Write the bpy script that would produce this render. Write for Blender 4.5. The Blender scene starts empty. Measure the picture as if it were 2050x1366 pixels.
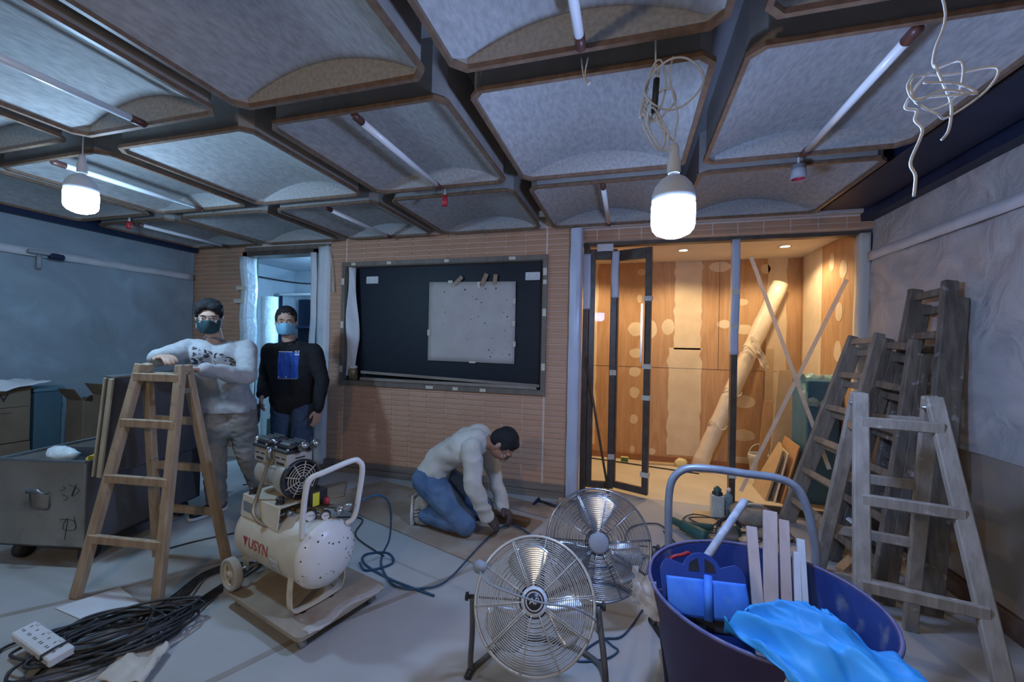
import bpy, bmesh, math, random
from mathutils import Vector as V, Matrix, noise, Quaternion
random.seed(7)
SC = bpy.context.scene; COL = SC.collection
# ------------------------------------------------------------------ camera, world, lights, exposure
cam = bpy.data.cameras.new('camera'); cam.sensor_width = 36; cam.lens = 818.2/2050*36; cam.clip_start = 0.02
co = bpy.data.objects.new('camera', cam); COL.objects.link(co)
_F, _yaw, _pit, _rol = 818.2, -0.27804, 0.00754, 0.022266
_f = V((math.sin(_yaw)*math.cos(_pit), math.cos(_yaw)*math.cos(_pit), math.sin(_pit)))
_r0 = V((math.cos(_yaw), -math.sin(_yaw), 0)); _u0 = _r0.cross(_f)
CR = _r0*math.cos(_rol)+_u0*math.sin(_rol); CU = -_r0*math.sin(_rol)+_u0*math.cos(_rol)
CM = Matrix((CR, CU, -_f)).transposed().to_4x4(); CM.translation = V((0, 0, 1.4)); co.matrix_world = CM
SC.camera = co
SC.view_settings.view_transform = 'Standard'; SC.view_settings.look = 'None'
SC.view_settings.gamma = 1; SC.view_settings.use_curve_mapping = False
SC.view_settings.exposure = 1.0
w = bpy.data.worlds.new('world'); SC.world = w; w.use_nodes = True
w.node_tree.nodes['Background'].inputs[0].default_value = (0.62, 0.70, 0.85, 1)
w.node_tree.nodes['Background'].inputs[1].default_value = 0.05

def lamp(name, kind, loc, energy, color, size=0.05, rot=None, **k):
    l = bpy.data.lights.new(name, kind); l.energy = energy; l.color = color
    if kind == 'AREA': l.size = size
    elif kind == 'SPOT': l.shadow_soft_size = size; l.spot_size = k.get('spot', 1.6); l.spot_blend = .5
    else: l.shadow_soft_size = size
    o = bpy.data.objects.new(name, l); COL.objects.link(o); o.location = loc
    if rot: o.rotation_euler = rot
    return o
COOL = (0.40, 0.66, 1.0); WARM = (1.0, 0.74, 0.44)
B1 = V((0.142, 1.54, 1.87)); B2 = V((-2.985, 1.54, 2.165)); B3 = V((-0.9, -1.3, 2.1))   # the third bulb hangs behind the camera
BULB = 135      # emission of the bulb diffusers (their meshes are the light sources)
for x, y in ((-.405, 4.71), (.545, 4.71), (1.5, 4.71)):
    lamp('downlight_light', 'SPOT', (x, y, 2.43), 22, WARM, .04, spot=2.5)
lamp('corridor_light', 'POINT', (-3.9, 5.0, 2.1), 52, (0.34, 0.66, 1.0), .1)

# ------------------------------------------------------------------ helpers
ROOT = {}
def P(*a): return V(a)
def fresh(name, data=None):
    o = bpy.data.objects.new(name, data); COL.objects.link(o); return o
def thing(name, loc, label, cat, group=None):
    o = fresh(name); o.location = loc; o.empty_display_size = .05
    o['label'] = label; o['category'] = cat
    if group: o['group'] = group
    ROOT[o.name] = V(loc); return o
def tag(o, label, cat, group=None):
    o['label'] = label; o['category'] = cat
    if group: o['group'] = group
    return o
def perp(d):
    d = V(d).normalized(); a = V((0, 0, 1)) if abs(d.z) < .9 else V((1, 0, 0))
    x = a.cross(d).normalized(); return x, d.cross(x)
def frame(o, z, x=None):
    z = V(z).normalized()
    if x is None: x, y = perp(z)
    else:
        x = V(x); x = (x-z*x.dot(z)).normalized(); y = z.cross(x)
    m = Matrix((x, y, z)).transposed().to_4x4(); m.translation = V(o); return m
def spline(pts, k=6, closed=False):
    pts = [V(p) for p in pts]; n = len(pts); out = []
    seg = n if closed else n-1
    for i in range(seg):
        g = lambda j: pts[j % n] if closed else pts[max(0, min(n-1, j))]
        a, b, c, d = g(i-1), g(i), g(i+1), g(i+2)
        for s in range(k):
            t = s/k
            out.append(.5*((2*b)+(c-a)*t+(2*a-5*b+4*c-d)*t*t+(3*b-a-3*c+d)*t**3))
    if not closed: out.append(pts[-1])
    return out
class MB:
    def __init__(s): s.v = []; s.f = []; s.sm = []
    def add(s, vs, fs, smooth=False, M=None):
        b = len(s.v)
        s.v += [(M @ V(p)) if M else V(p) for p in vs]
        s.f += [[i+b for i in q] for q in fs]; s.sm += [smooth]*len(fs); return s
    def box(s, c, d, M=None, rz=0, taper=1):
        x, y, z = d[0]/2, d[1]/2, d[2]/2; t = taper
        vs = [(-x, -y, -z), (x, -y, -z), (x, y, -z), (-x, y, -z), (-x*t, -y*t, z), (x*t, -y*t, z), (x*t, y*t, z), (-x*t, y*t, z)]
        R = Matrix.Rotation(rz, 3, 'Z') if rz else Matrix.Identity(3)
        vs = [R @ V(v)+V(c) for v in vs]
        return s.add(vs, [(3, 2, 1, 0), (4, 5, 6, 7), (0, 1, 5, 4), (1, 2, 6, 5), (2, 3, 7, 6), (3, 0, 4, 7)], False, M)
    def bb(s, x0, x1, y0, y1, z0, z1): return s.box(((x0+x1)/2, (y0+y1)/2, (z0+z1)/2), (abs(x1-x0), abs(y1-y0), abs(z1-z0)))
    def beam(s, a, b, w, t, side=None):
        a, b = V(a), V(b); M = frame((a+b)/2, b-a, side); return s.box((0, 0, 0), (w, t, (b-a).length), M)
    def tube(s, pts, r, n=8, closed=False, flat=1):
        pts = [V(p) for p in pts]; m = len(pts); rs = r if isinstance(r, (list, tuple)) else [r]*m
        d0 = (pts[1]-pts[0]); x, y = perp(d0); rings = []
        for i in range(m):
            if closed: d = pts[(i+1) % m]-pts[i-1]
            else: d = pts[min(i+1, m-1)]-pts[max(i-1, 0)]
            if d.length < 1e-9: d = d0
            d.normalize(); x = x-d*x.dot(d)
            if x.length < 1e-6: x = perp(d)[0]
            x.normalize(); y = d.cross(x)
            rings.append([pts[i]+(x*math.cos(q*2*math.pi/n)+y*math.sin(q*2*math.pi/n)*flat)*rs[i] for q in range(n)])
        vs = [p for R in rings for p in R]; fs = []
        for i in range(m if closed else m-1):
            a, b = i*n, ((i+1) % m)*n
            for q in range(n): fs.append((a+q, a+(q+1) % n, b+(q+1) % n, b+q))
        if not closed: fs += [tuple(range(n))[::-1], tuple(range((m-1)*n, m*n))]
        return s.add(vs, fs, True)
    def lathe(s, prof, M=None, n=24, arc=None, smooth=True):
        vs = []; fs = []; m = len(prof)
        full = arc is None; a0, a1 = arc or (0, 2*math.pi); nn = n if full else n+1
        for j in range(nn):
            a = a0+(a1-a0)*j/n
            for r, z in prof: vs.append((r*math.cos(a), r*math.sin(a), z))
        for j in range(n):
            k = (j+1) % nn
            for i in range(m-1): fs.append((j*m+i, k*m+i, k*m+i+1, j*m+i+1))
        return s.add(vs, fs, smooth, M)
    def prism(s, poly, h, M=None, z0=0):
        n = len(poly); vs = [(p[0], p[1], z0) for p in poly]+[(p[0], p[1], z0+h) for p in poly]
        fs = [tuple(range(n))[::-1], tuple(range(n, 2*n))]+[(i, (i+1) % n, (i+1) % n+n, i+n) for i in range(n)]
        return s.add(vs, fs, False, M)
    def ball(s, c, r, n=12, M=None):
        r = (r, r, r) if not isinstance(r, (tuple, list)) else r
        prof = []; m = n//2
        vs = []; fs = []
        for i in range(m+1):
            th = math.pi*i/m
            for j in range(n):
                a = 2*math.pi*j/n; vs.append(V((c[0]+r[0]*math.sin(th)*math.cos(a), c[1]+r[1]*math.sin(th)*math.sin(a), c[2]+r[2]*math.cos(th))))
        for i in range(m):
            for j in range(n): fs.append((i*n+j, (i+1)*n+j, (i+1)*n+(j+1) % n, i*n+(j+1) % n))
        return s.add(vs, fs, True, M)
    def grid(s, fn, nu, nv, smooth=True):
        vs = [fn(i/nu, j/nv) for j in range(nv+1) for i in range(nu+1)]
        fs = [(j*(nu+1)+i, j*(nu+1)+i+1, (j+1)*(nu+1)+i+1, (j+1)*(nu+1)+i) for j in range(nv) for i in range(nu)]
        return s.add(vs, fs, smooth)
    def mesh(s, name, loc=V((0, 0, 0))):
        me = bpy.data.meshes.new(name); me.from_pydata([tuple(p-loc) for p in s.v], [], s.f)
        me.polygons.foreach_set('use_smooth', s.sm); me.update(); return me
    def build(s, name, m, parent=None, bevel=0, solid=0, loc=None, sub=0, seg=1):
        if parent is not None: L = ROOT[parent.name]
        else: L = V(loc) if loc is not None else sum(s.v, V((0, 0, 0)))/max(1, len(s.v))
        me = s.mesh(name, L); me.materials.append(m)
        bm = bmesh.new(); bm.from_mesh(me); bmesh.ops.remove_doubles(bm, verts=bm.verts, dist=1e-6); bmesh.ops.recalc_face_normals(bm, faces=bm.faces); bm.to_mesh(me); bm.free()
        o = fresh(name, me); ROOT[o.name] = L
        if parent is not None: o.parent = parent
        else: o.location = L
        if solid: q = o.modifiers.new('solid', 'SOLIDIFY'); q.thickness = solid; q.offset = 0
        if bevel: q = o.modifiers.new('bevel', 'BEVEL'); q.width = bevel; q.segments = seg; q.limit_method = 'ANGLE'
        if sub: q = o.modifiers.new('sub', 'SUBSURF'); q.levels = q.render_levels = sub
        return o
def struct(o): o['kind'] = 'structure'; return o
def stuff(o): o['kind'] = 'stuff'; return o
def copytree(o, parent=None, loc=None, rot=None):
    c = o.copy(); COL.objects.link(c); c.parent = parent
    ROOT[c.name] = ROOT.get(o.name, V((0, 0, 0)))
    if loc is not None: c.location = loc
    if rot is not None: c.rotation_euler = rot
    for ch in o.children: copytree(ch, c)
    return c
def text(body, size, name, m, parent, M, depth=.0008, align='CENTER', warp=None):
    cu = bpy.data.curves.new('t', 'FONT'); cu.body = body; cu.size = size; cu.extrude = depth; cu.align_x = align; cu.align_y = 'CENTER'
    o = bpy.data.objects.new('t', cu); COL.objects.link(o); dg = bpy.context.evaluated_depsgraph_get(); dg.update()
    me = bpy.data.meshes.new_from_object(o.evaluated_get(dg)); bpy.data.objects.remove(o)
    b = MB(); b.add([(warp(v.co) if warp else v.co) for v in me.vertices], [list(p.vertices) for p in me.polygons], False, None if warp else M)
    bpy.data.meshes.remove(me)
    return b.build(name, m, parent)

# ------------------------------------------------------------------ materials
def mat(name, c1, c2=None, rough=.6, metal=0, sc=4, st=(1, 1, 1), bump=0, bs=60, det=4, lo=.35, hi=.65, c3=None, sc3=2, amt3=.5, alpha=None, trans=0, emit=None, es=0, ior=1.45, sheen=0, spec=.5, coat=0):
    m = bpy.data.materials.new(name); m.use_nodes = True; N = m.node_tree.nodes; L = m.node_tree.links
    b = N['Principled BSDF']; I = b.inputs
    I['Roughness'].default_value = rough; I['Metallic'].default_value = metal; I['IOR'].default_value = ior
    I['Base Color'].default_value = (*c1, 1); I['Specular IOR Level'].default_value = spec
    if coat: I['Coat Weight'].default_value = coat
    if trans: I['Transmission Weight'].default_value = trans
    if sheen: I['Sheen Weight'].default_value = sheen
    if alpha is not None: I['Alpha'].default_value = alpha
    if emit: I['Emission Color'].default_value = (*emit, 1); I['Emission Strength'].default_value = es
    if c2 or bump:
        tc = N.new('ShaderNodeTexCoord'); mp = N.new('ShaderNodeMapping'); mp.inputs['Scale'].default_value = st
        L.new(tc.outputs['Object'], mp.inputs['Vector'])
    out = None
    if c2:
        nz = N.new('ShaderNodeTexNoise'); nz.inputs['Scale'].default_value = sc; nz.inputs['Detail'].default_value = det; L.new(mp.outputs[0], nz.inputs['Vector'])
        rp = N.new('ShaderNodeValToRGB'); rp.color_ramp.elements[0].position = lo; rp.color_ramp.elements[1].position = hi
        rp.color_ramp.elements[0].color = (*c1, 1); rp.color_ramp.elements[1].color = (*c2, 1)
        L.new(nz.outputs[0], rp.inputs[0]); out = rp.outputs[0]
    if c3:
        n3 = N.new('ShaderNodeTexNoise'); n3.inputs['Scale'].default_value = sc3; n3.inputs['Detail'].default_value = 6; L.new(tc.outputs['Object'], n3.inputs['Vector'])
        r3 = N.new('ShaderNodeValToRGB'); r3.color_ramp.elements[0].position = amt3; r3.color_ramp.elements[1].position = min(1, amt3+.12)
        mx = N.new('ShaderNodeMix'); mx.data_type = 'RGBA'; L.new(n3.outputs[0], r3.inputs[0]); L.new(r3.outputs[0], mx.inputs[0]); L.new(out, mx.inputs[6]); mx.inputs[7].default_value = (*c3, 1); out = mx.outputs[2]
    if out: L.new(out, I['Base Color'])
    if bump:
        nb = N.new('ShaderNodeTexNoise'); nb.inputs['Scale'].default_value = bs; nb.inputs['Detail'].default_value = 3; L.new(mp.outputs[0], nb.inputs['Vector'])
        bp = N.new('ShaderNodeBump'); bp.inputs['Strength'].default_value = bump; bp.inputs['Distance'].default_value = .01
        L.new(nb.outputs[0], bp.inputs['Height']); L.new(bp.outputs[0], I['Normal'])
    return m
def film(name, col, opac, rough=.25, wr=.5, ws=6):
    """thin plastic film: part clear, part milky"""
    m = bpy.data.materials.new(name); m.use_nodes = True; N = m.node_tree.nodes; L = m.node_tree.links
    b = N['Principled BSDF']; b.inputs['Base Color'].default_value = (*col, 1); b.inputs['Roughness'].default_value = rough
    tc = N.new('ShaderNodeTexCoord'); nz = N.new('ShaderNodeTexNoise'); nz.inputs['Scale'].default_value = ws; nz.inputs['Detail'].default_value = 5; nz.inputs['Distortion'].default_value = 1.2
    L.new(tc.outputs['Object'], nz.inputs['Vector']); bp = N.new('ShaderNodeBump'); bp.inputs['Strength'].default_value = wr; bp.inputs['Distance'].default_value = .04
    L.new(nz.outputs[0], bp.inputs['Height']); L.new(bp.outputs[0], b.inputs['Normal'])
    mr = N.new('ShaderNodeMapRange'); mr.inputs['From Min'].default_value = .3; mr.inputs['From Max'].default_value = .7; mr.inputs['To Min'].default_value = max(0, opac-.15); mr.inputs['To Max'].default_value = min(1, opac+.15)
    L.new(nz.outputs[0], mr.inputs[0]); L.new(mr.outputs[0], b.inputs['Alpha']); return m
M = {}
M['felt'] = mat('felt', (.30, .295, .285), (.43, .42, .405), .95, sc=55, st=(1, .35, 1), det=5, lo=.3, hi=.7, bump=.2, bs=120)
M['rim'] = mat('rim_wood', (.14, .085, .055), (.20, .125, .08), .42, sc=30, st=(1, 1, 1))
M['shell'] = mat('coffer_side', (.30, .275, .25), (.35, .32, .29), .45, sc=12)
M['slab'] = mat('ceiling_slab', (.18, .18, .185), (.22, .22, .225), .9, sc=3)
M['steel_dark'] = mat('dark_beam', (.008, .018, .05), (.012, .024, .062), .5, sc=4)
M['floor'] = mat('floor_sheet', (.40, .40, .385), (.47, .465, .45), .7, sc=2.2, det=6, c3=(.36, .33, .29), sc3=.9, amt3=.58, bump=.12, bs=14)
M['floor_in'] = mat('floor_inner', (.60, .52, .38), (.68, .60, .45), .7, sc=3)
M['tile'] = mat('tile', (.50, .275, .17), (.57, .33, .205), .45, sc=5, bump=.05, bs=80)
M['tile2'] = mat('tile_b', (.53, .30, .185), (.58, .345, .22), .45, sc=5, bump=.05, bs=80)
M['grout'] = mat('grout', (.80, .66, .55), (.74, .60, .50), .9, sc=20)
M['skirt'] = mat('skirting', (.20, .16, .125), (.27, .215, .17), .55, sc=8, st=(.3, 1, 4))
M['navy'] = mat('navy_board', (.004, .010, .018), (.006, .013, .024), .55, sc=10)
M['bronze'] = mat('bronze_frame', (.16, .13, .105), (.21, .175, .14), .5, sc=14, st=(1, 1, .2))
M['bronze_d'] = mat('dark_frame', (.075, .058, .046), (.11, .088, .07), .4, sc=14)
M['tape'] = mat('masking_tape', (.62, .57, .46), (.70, .66, .56), .7, sc=30)
M['tape_brown'] = mat('brown_tape', (.30, .20, .12), (.36, .25, .15), .45, sc=20)
M['paper_w'] = mat('white_paper', (.66, .67, .69), (.74, .75, .77), .8, sc=5)
M['column'] = mat('column_wrap', (.50, .55, .66), (.58, .62, .72), .35, sc=3)
M['plaster'] = mat('inner_white', (.72, .66, .58), (.76, .70, .62), .9, sc=4)
M['putty'] = mat('putty', (.66, .53, .36), (.74, .61, .43), .95, sc=5)
M['corr'] = mat('corridor_wall', (.45, .50, .56), (.52, .57, .63), .9, sc=3)
M['glass'] = mat('glass', (1, 1, 1), rough=.0, trans=1, ior=1.12, spec=.5)
def ply(name, a, b, sc=3.2):
    m = mat(name, a, b, .6, sc=sc, st=(3.0, 3.0, .35), det=3); N = m.node_tree.nodes; L = m.node_tree.links
    nz = next(n for n in N if n.type == 'TEX_NOISE'); nz.inputs['Distortion'].default_value = 2.5; return m
M['ply'] = ply('plywood', (.46, .265, .13), (.55, .34, .18))
M['mdf'] = mat('mdf_board', (.50, .36, .20), (.57, .42, .25), .8, sc=5)
M['wallpaint'] = mat('wall_paint', (.22, .26, .30), (.27, .31, .35), .85, sc=2)
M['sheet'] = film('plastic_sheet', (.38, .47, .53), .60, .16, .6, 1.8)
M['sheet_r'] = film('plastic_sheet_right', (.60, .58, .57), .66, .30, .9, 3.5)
M['sheet_tape'] = mat('sheet_tape', (.52, .53, .55), (.60, .60, .62), .5, sc=6)
# ------------------------------------------------------------------ shell
M['seam'] = mat('floor_seam', (.28, .25, .21), (.34, .31, .27), .7, sc=6)
XL, XR, YB, YG, ZC = -5.15, 1.88, 3.75, 4.0, 2.46
struct(MB().bb(-6.3, 2.1, -2.6, 4.0, -.1, 0).build('floor', M['floor'], loc=(0, 0, 0)))
struct(MB().bb(-.9, 2.1, 4.0, 5.5, -.1, 0).build('floor_inner', M['floor_in'], loc=(0, 4, 0)))
struct(MB().bb(-6.3, -.9, 4.0, 7.0, -.1, 0).build('floor_corridor', M['floor'], loc=(0, 4, 0)))
ceil = struct(MB().bb(-6.3, 2.1, -2.6, 4.0, 2.74, 2.84).build('ceiling', M['slab'], loc=(0, 0, 2.74)))
wl = struct(MB().bb(XL-.1, XL, -2.6, 3.9, 0, 2.8).build('wall_left', M['wallpaint'], loc=(XL, 0, 0)))
wr = struct(MB().bb(XR, XR+.1, -2.6, 5.5, 0, 2.8).build('wall_right', M['wallpaint'], loc=(XR, 0, 0)))
struct(MB().bb(XL-.1, XR+.1, -2.7, -2.6, 0, 2.8).build('wall_front', M['wallpaint'], loc=(0, -2.6, 0)))

# coffers of the ceiling
felt_me = {}
def octa(hw, hy, c): return [(-hw+c, -hy), (hw-c, -hy), (hw, -hy+c), (hw, hy-c), (hw-c, hy), (-hw+c, hy), (-hw, hy-c), (-hw, -hy+c)]
def coffer():
    t = thing('ceiling_coffer', (0, 0, ZC), 'x', 'ceiling panel')
    hw = hy = .487; c = .05
    def ring(m0, o_, i_, z0, z1):
        b = MB(); A = octa(*o_); B = octa(*i_); vs = [(x, y, z0) for x, y in A]+[(x, y, z0) for x, y in B]+[(x, y, z1) for x, y in A]+[(x, y, z1) for x, y in B]
        fs = []
        for i in range(8):
            j = (i+1) % 8; fs += [(i, j, 8+j, 8+i), (16+i, 24+i, 24+j, 16+j), (i, 16+i, 16+j, j), (8+i, 8+j, 24+j, 24+i)]
        return b.add([V(v)+V((0, 0, ZC)) for v in vs], fs).build(*m0, t)
    ring(('rim', M['rim']), (hw, hy, c), (hw-.02, hy-.02, c-.006), 0, .02)
    ring(('side_panel', M['shell']), (hw-.012, hy-.012, c), (hw-.018, hy-.018, c), .02, .28)
    # felt vault
    h = hw-.019; n = 24; b = MB(); cc = c-.006
    X = sorted(set([-h, -h+cc, h-cc, h]+[-h+2*h*i/n for i in range(n+1)]))
    yl = lambda x: h-cc+(h-abs(x)) if abs(x) > h-cc else h
    zz = lambda x: .018+.125*(1-(x/h)**2)
    for x0, x1 in zip(X, X[1:]):
        q = [(x0, -yl(x0), zz(x0)), (x1, -yl(x1), zz(x1)), (x1, yl(x1), zz(x1)), (x0, yl(x0), zz(x0))]
        b.add([V(v)+V((0, 0, ZC)) for v in q], [(0, 1, 2, 3)], True)
    b.build('felt_vault', M['felt'], t)
    for s in (-1, 1):
        b = MB()
        for x0, x1 in zip(X, X[1:]):
            q = [(x0, s*yl(x0), .012), (x1, s*yl(x1), .012), (x1, s*yl(x1), zz(x1)), (x0, s*yl(x0), zz(x0))]
            b.add([V(v)+V((0, 0, ZC)) for v in q], [(0, 1, 2, 3)], False)
        b.build('lunette', M['felt'], t)
    return t
def tube_light():
    t = thing('tube_light', (0, 0, ZC), 'x', 'tube lamp')
    MB().tube([(0, y, ZC-.0) for y in (-.40, .40)], .017, 12).build('tube', M['tube'], t)
    for s in (-1, 1): MB().tube([(0, s*.395, ZC), (0, s*.455, ZC), (0, s*.462, ZC+.004)], [.019, .019, .011], 12).build('end_cap', M['tubecap'], t)
    return t
M['tube'] = mat('tube_glass', (.78, .80, .82), rough=.25, coat=.3)
M['tubecap'] = mat('tube_cap', (.09, .035, .028), rough=.4)
CX = [-4.52, -3.445, -2.365, -1.275, -.195, .875]; CY = [-1.12, -.03, .993, 2.085, 3.18]; CY[1] = -.095; CY[0] = -1.185
colw = ['farthest left', 'second from left', 'third from left', 'third from right', 'second from right', 'farthest right']
roww = {0: 'behind the camera', 1: 'overhead row nearest the camera', 2: 'front row over the trolley', 3: 'middle row of the ceiling', 4: 'row along the tiled wall'}
proto = None; tproto = None
for j, y in enumerate(CY):
    for i, x in enumerate(CX):
        if proto is None: proto = coffer(); o = proto; o.location = (x, y, ZC)
        else: o = copytree(proto, None, (x, y, ZC))
        tubed = (i+j) % 2 == 0
        o['label'] = 'grey felt vaulted ceiling coffer, %s column, %s' % (colw[i], roww[j]); o['group'] = 'felt ceiling coffers'
        if tubed:
            if tproto is None: tproto = tube_light(); o = tproto; o.location = (x+.012, y, ZC)
            else: o = copytree(tproto, None, (x+.012, y, ZC))
            o['label'] = 'unlit white tube lamp, %s column, %s' % (colw[i], roww[j]); o['group'] = 'tube lamps'
# dark steel beams at both sides of the coffers
struct(MB().bb(1.43, 1.74, -2.6, 3.74, 2.50, 2.74).build('trim_beam_right', M['steel_dark'], loc=(1.5, 0, 2.6), bevel=.004))
struct(MB().bb(1.76, 1.86, -2.6, 3.9, 2.44, 2.74).build('trim_channel_right', M['steel_dark'], loc=(1.8, 0, 2.6)))
struct(MB().bb(-5.14, -5.03, -2.6, 3.7, 2.42, 2.74).build('trim_beam_left', M['steel_dark'], loc=(-5.1, 0, 2.6), bevel=.004))

# tiled back wall
wb = struct(MB().bb(-3.15, -2.955, YB, YB+.14, .0, 2.6).bb(-.75, -.53, YB, YB+.25, 0, 2.6).bb(-2.955, -.75, YB, YB+.14, 0, .94)
    .bb(-2.955, -.75, YB, YB+.14, 2.215, 2.6).build('wall_back', M['grout'], loc=(-1.8, YB, 0)))
wbl = struct(MB().bb(XL, -4.34, YB, YB+.12, 0, 2.6).bb(-4.34, -3.15, YB, YB+.12, 2.40, 2.6).build('wall_back_left', M['grout'], loc=(-4.7, YB, 0)))
def tile_mesh(wd, h, m):
    b = MB(); g = .0048; x = wd/2-g
    prof = [(0, .001), (-.004, .002), (-.0105, .006), (-.010, h*.35), (-.004, h-.005), (0, h-.003)]
    vs = [(-x, y, z) for y, z in prof]+[(x, y, z) for y, z in prof]; n = len(prof)
    b.add(vs, [(i, i+1, n+i+1, n+i) for i in range(n-1)]+[tuple(range(n))[::-1], tuple(range(n, 2*n))])
    me = b.mesh('tile'); me.materials.append(m); return me
PITCH = .0517
def tiles(cols, rows, parent, skip, lim=300):
    cache = {}; n = 0; rest = MB()
    for r in range(rows):
        z = .115+r*PITCH
        for x0, x1 in cols:
            if skip((x0+x1)/2, z+PITCH/2): continue
            k = (round(x1-x0, 3), random.random() < .35)
            if k not in cache: cache[k] = tile_mesh(x1-x0, PITCH, M['tile2'] if k[1] else M['tile'])
            if n >= lim:
                me = cache[k]; rest.add([v.co+V(((x0+x1)/2, YB, z)) for v in me.vertices], [list(p.vertices) for p in me.polygons]); continue
            o = fresh('tile', cache[k]); o.parent = parent; o.location = V(((x0+x1)/2, YB+random.uniform(0, .001), z))-ROOT[parent.name]; n += 1
    if rest.v: stuff(rest.build('tile_rows', M['tile'], parent))
cols = [(-3.15, -2.955)]+[(-2.945+i*2.19/11, -2.945+(i+1)*2.19/11) for i in range(11)]+[(-.745, -.532)]
tiles(cols, 46, wb, lambda x, z: -2.95 < x < -.75 and .955 < z < 2.22)
tiles([(-5.145+i*.2, -4.945+i*.2) for i in range(4)], 46, wbl, lambda x, z: False)
struct(MB().bb(-4.35, -3.15, YB-.012, YB, 2.41, 2.46).build('trim_header', M['bronze'], loc=(-3.8, YB, 2.4)))
# skirting of two boards below the tiles
struct(MB().bb(-3.2, -.53, YB-.03, YB-.002, .055, .112).build('baseboard_back', M['skirt'], loc=(-1.8, YB, 0), bevel=.003))
struct(MB().bb(-3.2, -.53, YB-.055, YB-.028, .0, .055).build('baseboard_back_lower', M['skirt'], loc=(-1.8, YB, 0), bevel=.003))
# glass front: header, posts
struct(MB().bb(-.53, XR, YG-.16, YG+.12, 2.50, 2.8).build('wall_glass_header', M['grout'], loc=(.7, YG, 2.5)))
hd = bpy.data.objects['wall_glass_header']
for r in range(2):
    for i in range(12):
        x0 = -.50+i*.197
        me = tile_mesh(.197, .05, M['tile2'])
        if r == 0 and i == 0: _tm = me
        o = fresh('tile', _tm); o.parent = hd; o.location = V((x0+.1, YG-.16, 2.39+.05*r))-ROOT[hd.name]+V((0, .05, 0))
struct(MB().bb(-.53, XR, YG-.11, YG+.1, 2.39, 2.52).build('trim_header_board', M['grout'], loc=(.7, YG, 2.4)))
struct(MB().bb(-.44, XR, YG-.03, YG+.06, 2.355, 2.40).build('trim_door_track', M['bronze_d'], loc=(.7, YG, 2.37), bevel=.003))
# inner room
IW = 5.32
wi = struct(MB().bb(-1.0, 2.0, IW, IW+.1, 0, 2.6).build('wall_inner_back', M['ply'], loc=(0, IW, 0)))
struct(MB().bb(-1.0, -.9, YG, IW, 0, 2.6).build('wall_inner_left', M['ply'], loc=(-.95, 4.6, 0)))
struct(MB().bb(XR-.02, XR-.001, YG+.05, IW, 0, 2.6).build('wall_inner_right', M['ply'], loc=(XR-.01, 4.6, 0)))
struct(MB().bb(-1.0, 2.0, YG+.12, IW+.1, 2.45, 2.5).build('ceiling_inner', M['plaster'], loc=(.5, 4.6, 2.45)))
struct(MB().bb(-.9, XR-.02, IW-.02, IW, 0, .075).build('baseboard_inner', mat('inner_skirt', (.30, .13, .06), (.36, .17, .08), .5), loc=(.4, IW, 0)))
# corridor behind the left door
struct(MB().bb(-6.2, -2.6, 6.4, 6.5, 0, 2.7).build('wall_corridor_back', M['corr'], loc=(-4.5, 6.4, 0)))
struct(MB().bb(-6.3, -6.2, YB, 6.5, 0, 2.7).build('wall_corridor_left', M['corr'], loc=(-6.2, 5, 0)))
struct(MB().bb(-2.7, -2.6, YB+.15, 6.5, 0, 2.7).build('wall_corridor_right', M['corr'], loc=(-2.6, 5, 0)))
struct(MB().bb(-6.3, -2.6, YB+.1, 6.5, 2.7, 2.8).build('ceiling_corridor', M['corr'], loc=(-4.5, 5, 2.7)))

for k, (a, b_) in enumerate((((-3.10, 1.10), (-2.75, 1.50)), ((-1.82, .85), (-1.45, 1.60)), ((-1.45, 1.60), (-.9, 2.4)), ((-2.75, 1.50), (-2.2, 2.3)), ((.2, 2.3), (.9, 3.4)))):
    struct(MB().beam((a[0], a[1], .0008), (b_[0], b_[1], .0008), .035, .0012, (b_[1]-a[1], a[0]-b_[0], 0)).build('trim_floor_seam', M['seam'], loc=(a[0], a[1], 0)))
# ------------------------------------------------------------------ bulbs, cables
M['bulb_glow'] = mat('bulb_glow', (1, 1, 1), emit=COOL, es=BULB)
M['bulb_body'] = mat('bulb_body', (.62, .66, .70), rough=.4)
M['white_pl'] = mat('white_plastic', (.74, .75, .76), (.66, .67, .68), .4, sc=9)
M['cable_w'] = mat('white_cable', (.70, .69, .66), rough=.45)
M['cable_k'] = mat('black_cable', (.022, .023, .026), (.05, .05, .052), .5, sc=20)
M['cable_b'] = mat('blue_hose', (.018, .065, .13), (.028, .09, .17), .4, sc=8)
M['red'] = mat('red_cap', (.45, .04, .05), rough=.4)
M['grey_pl'] = mat('grey_plastic', (.30, .32, .35), rough=.5)
M['bulb_blue'] = mat('bulb_blue_glow', (1, 1, 1), emit=(.36, .53, 1), es=BULB*1.1)
M['bulb_warm'] = mat('bulb_warm_glow', (1, 1, 1), emit=(1, .76, .50), es=BULB*.9)
def bulb(c, label, cable, glow='bulb_glow'):
    t = thing('light_bulb', (c.x, c.y, c.z-.09), label, 'light bulb', 'hanging work bulbs')
    T = Matrix.Translation(c)
    MB().lathe([(0, -.083), (.03, -.079), (.058, -.066), (.069, -.052), (.073, -.035), (.0735, .03), (.070, .042)], T, 28).build('diffuser', M[glow], t)
    MB().lathe([(.070, .042), (.0735, .048), (.072, .072), (.063, .098), (.045, .122), (.028, .134), (.018, .137), (.018, .15)], T, 28).build('housing', M['bulb_body'], t)
    MB().lathe([(.019, .146), (.023, .150), (.023, .195), (.017, .205), (.017, .235), (.011, .25), (.0, .252)], T, 16).build('socket', M['white_pl'], t)
    MB().tube(spline([c+P(*q) for q in cable], 5), .0032, 6).build('cord', M['cable_w'], t)
    return t
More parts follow.
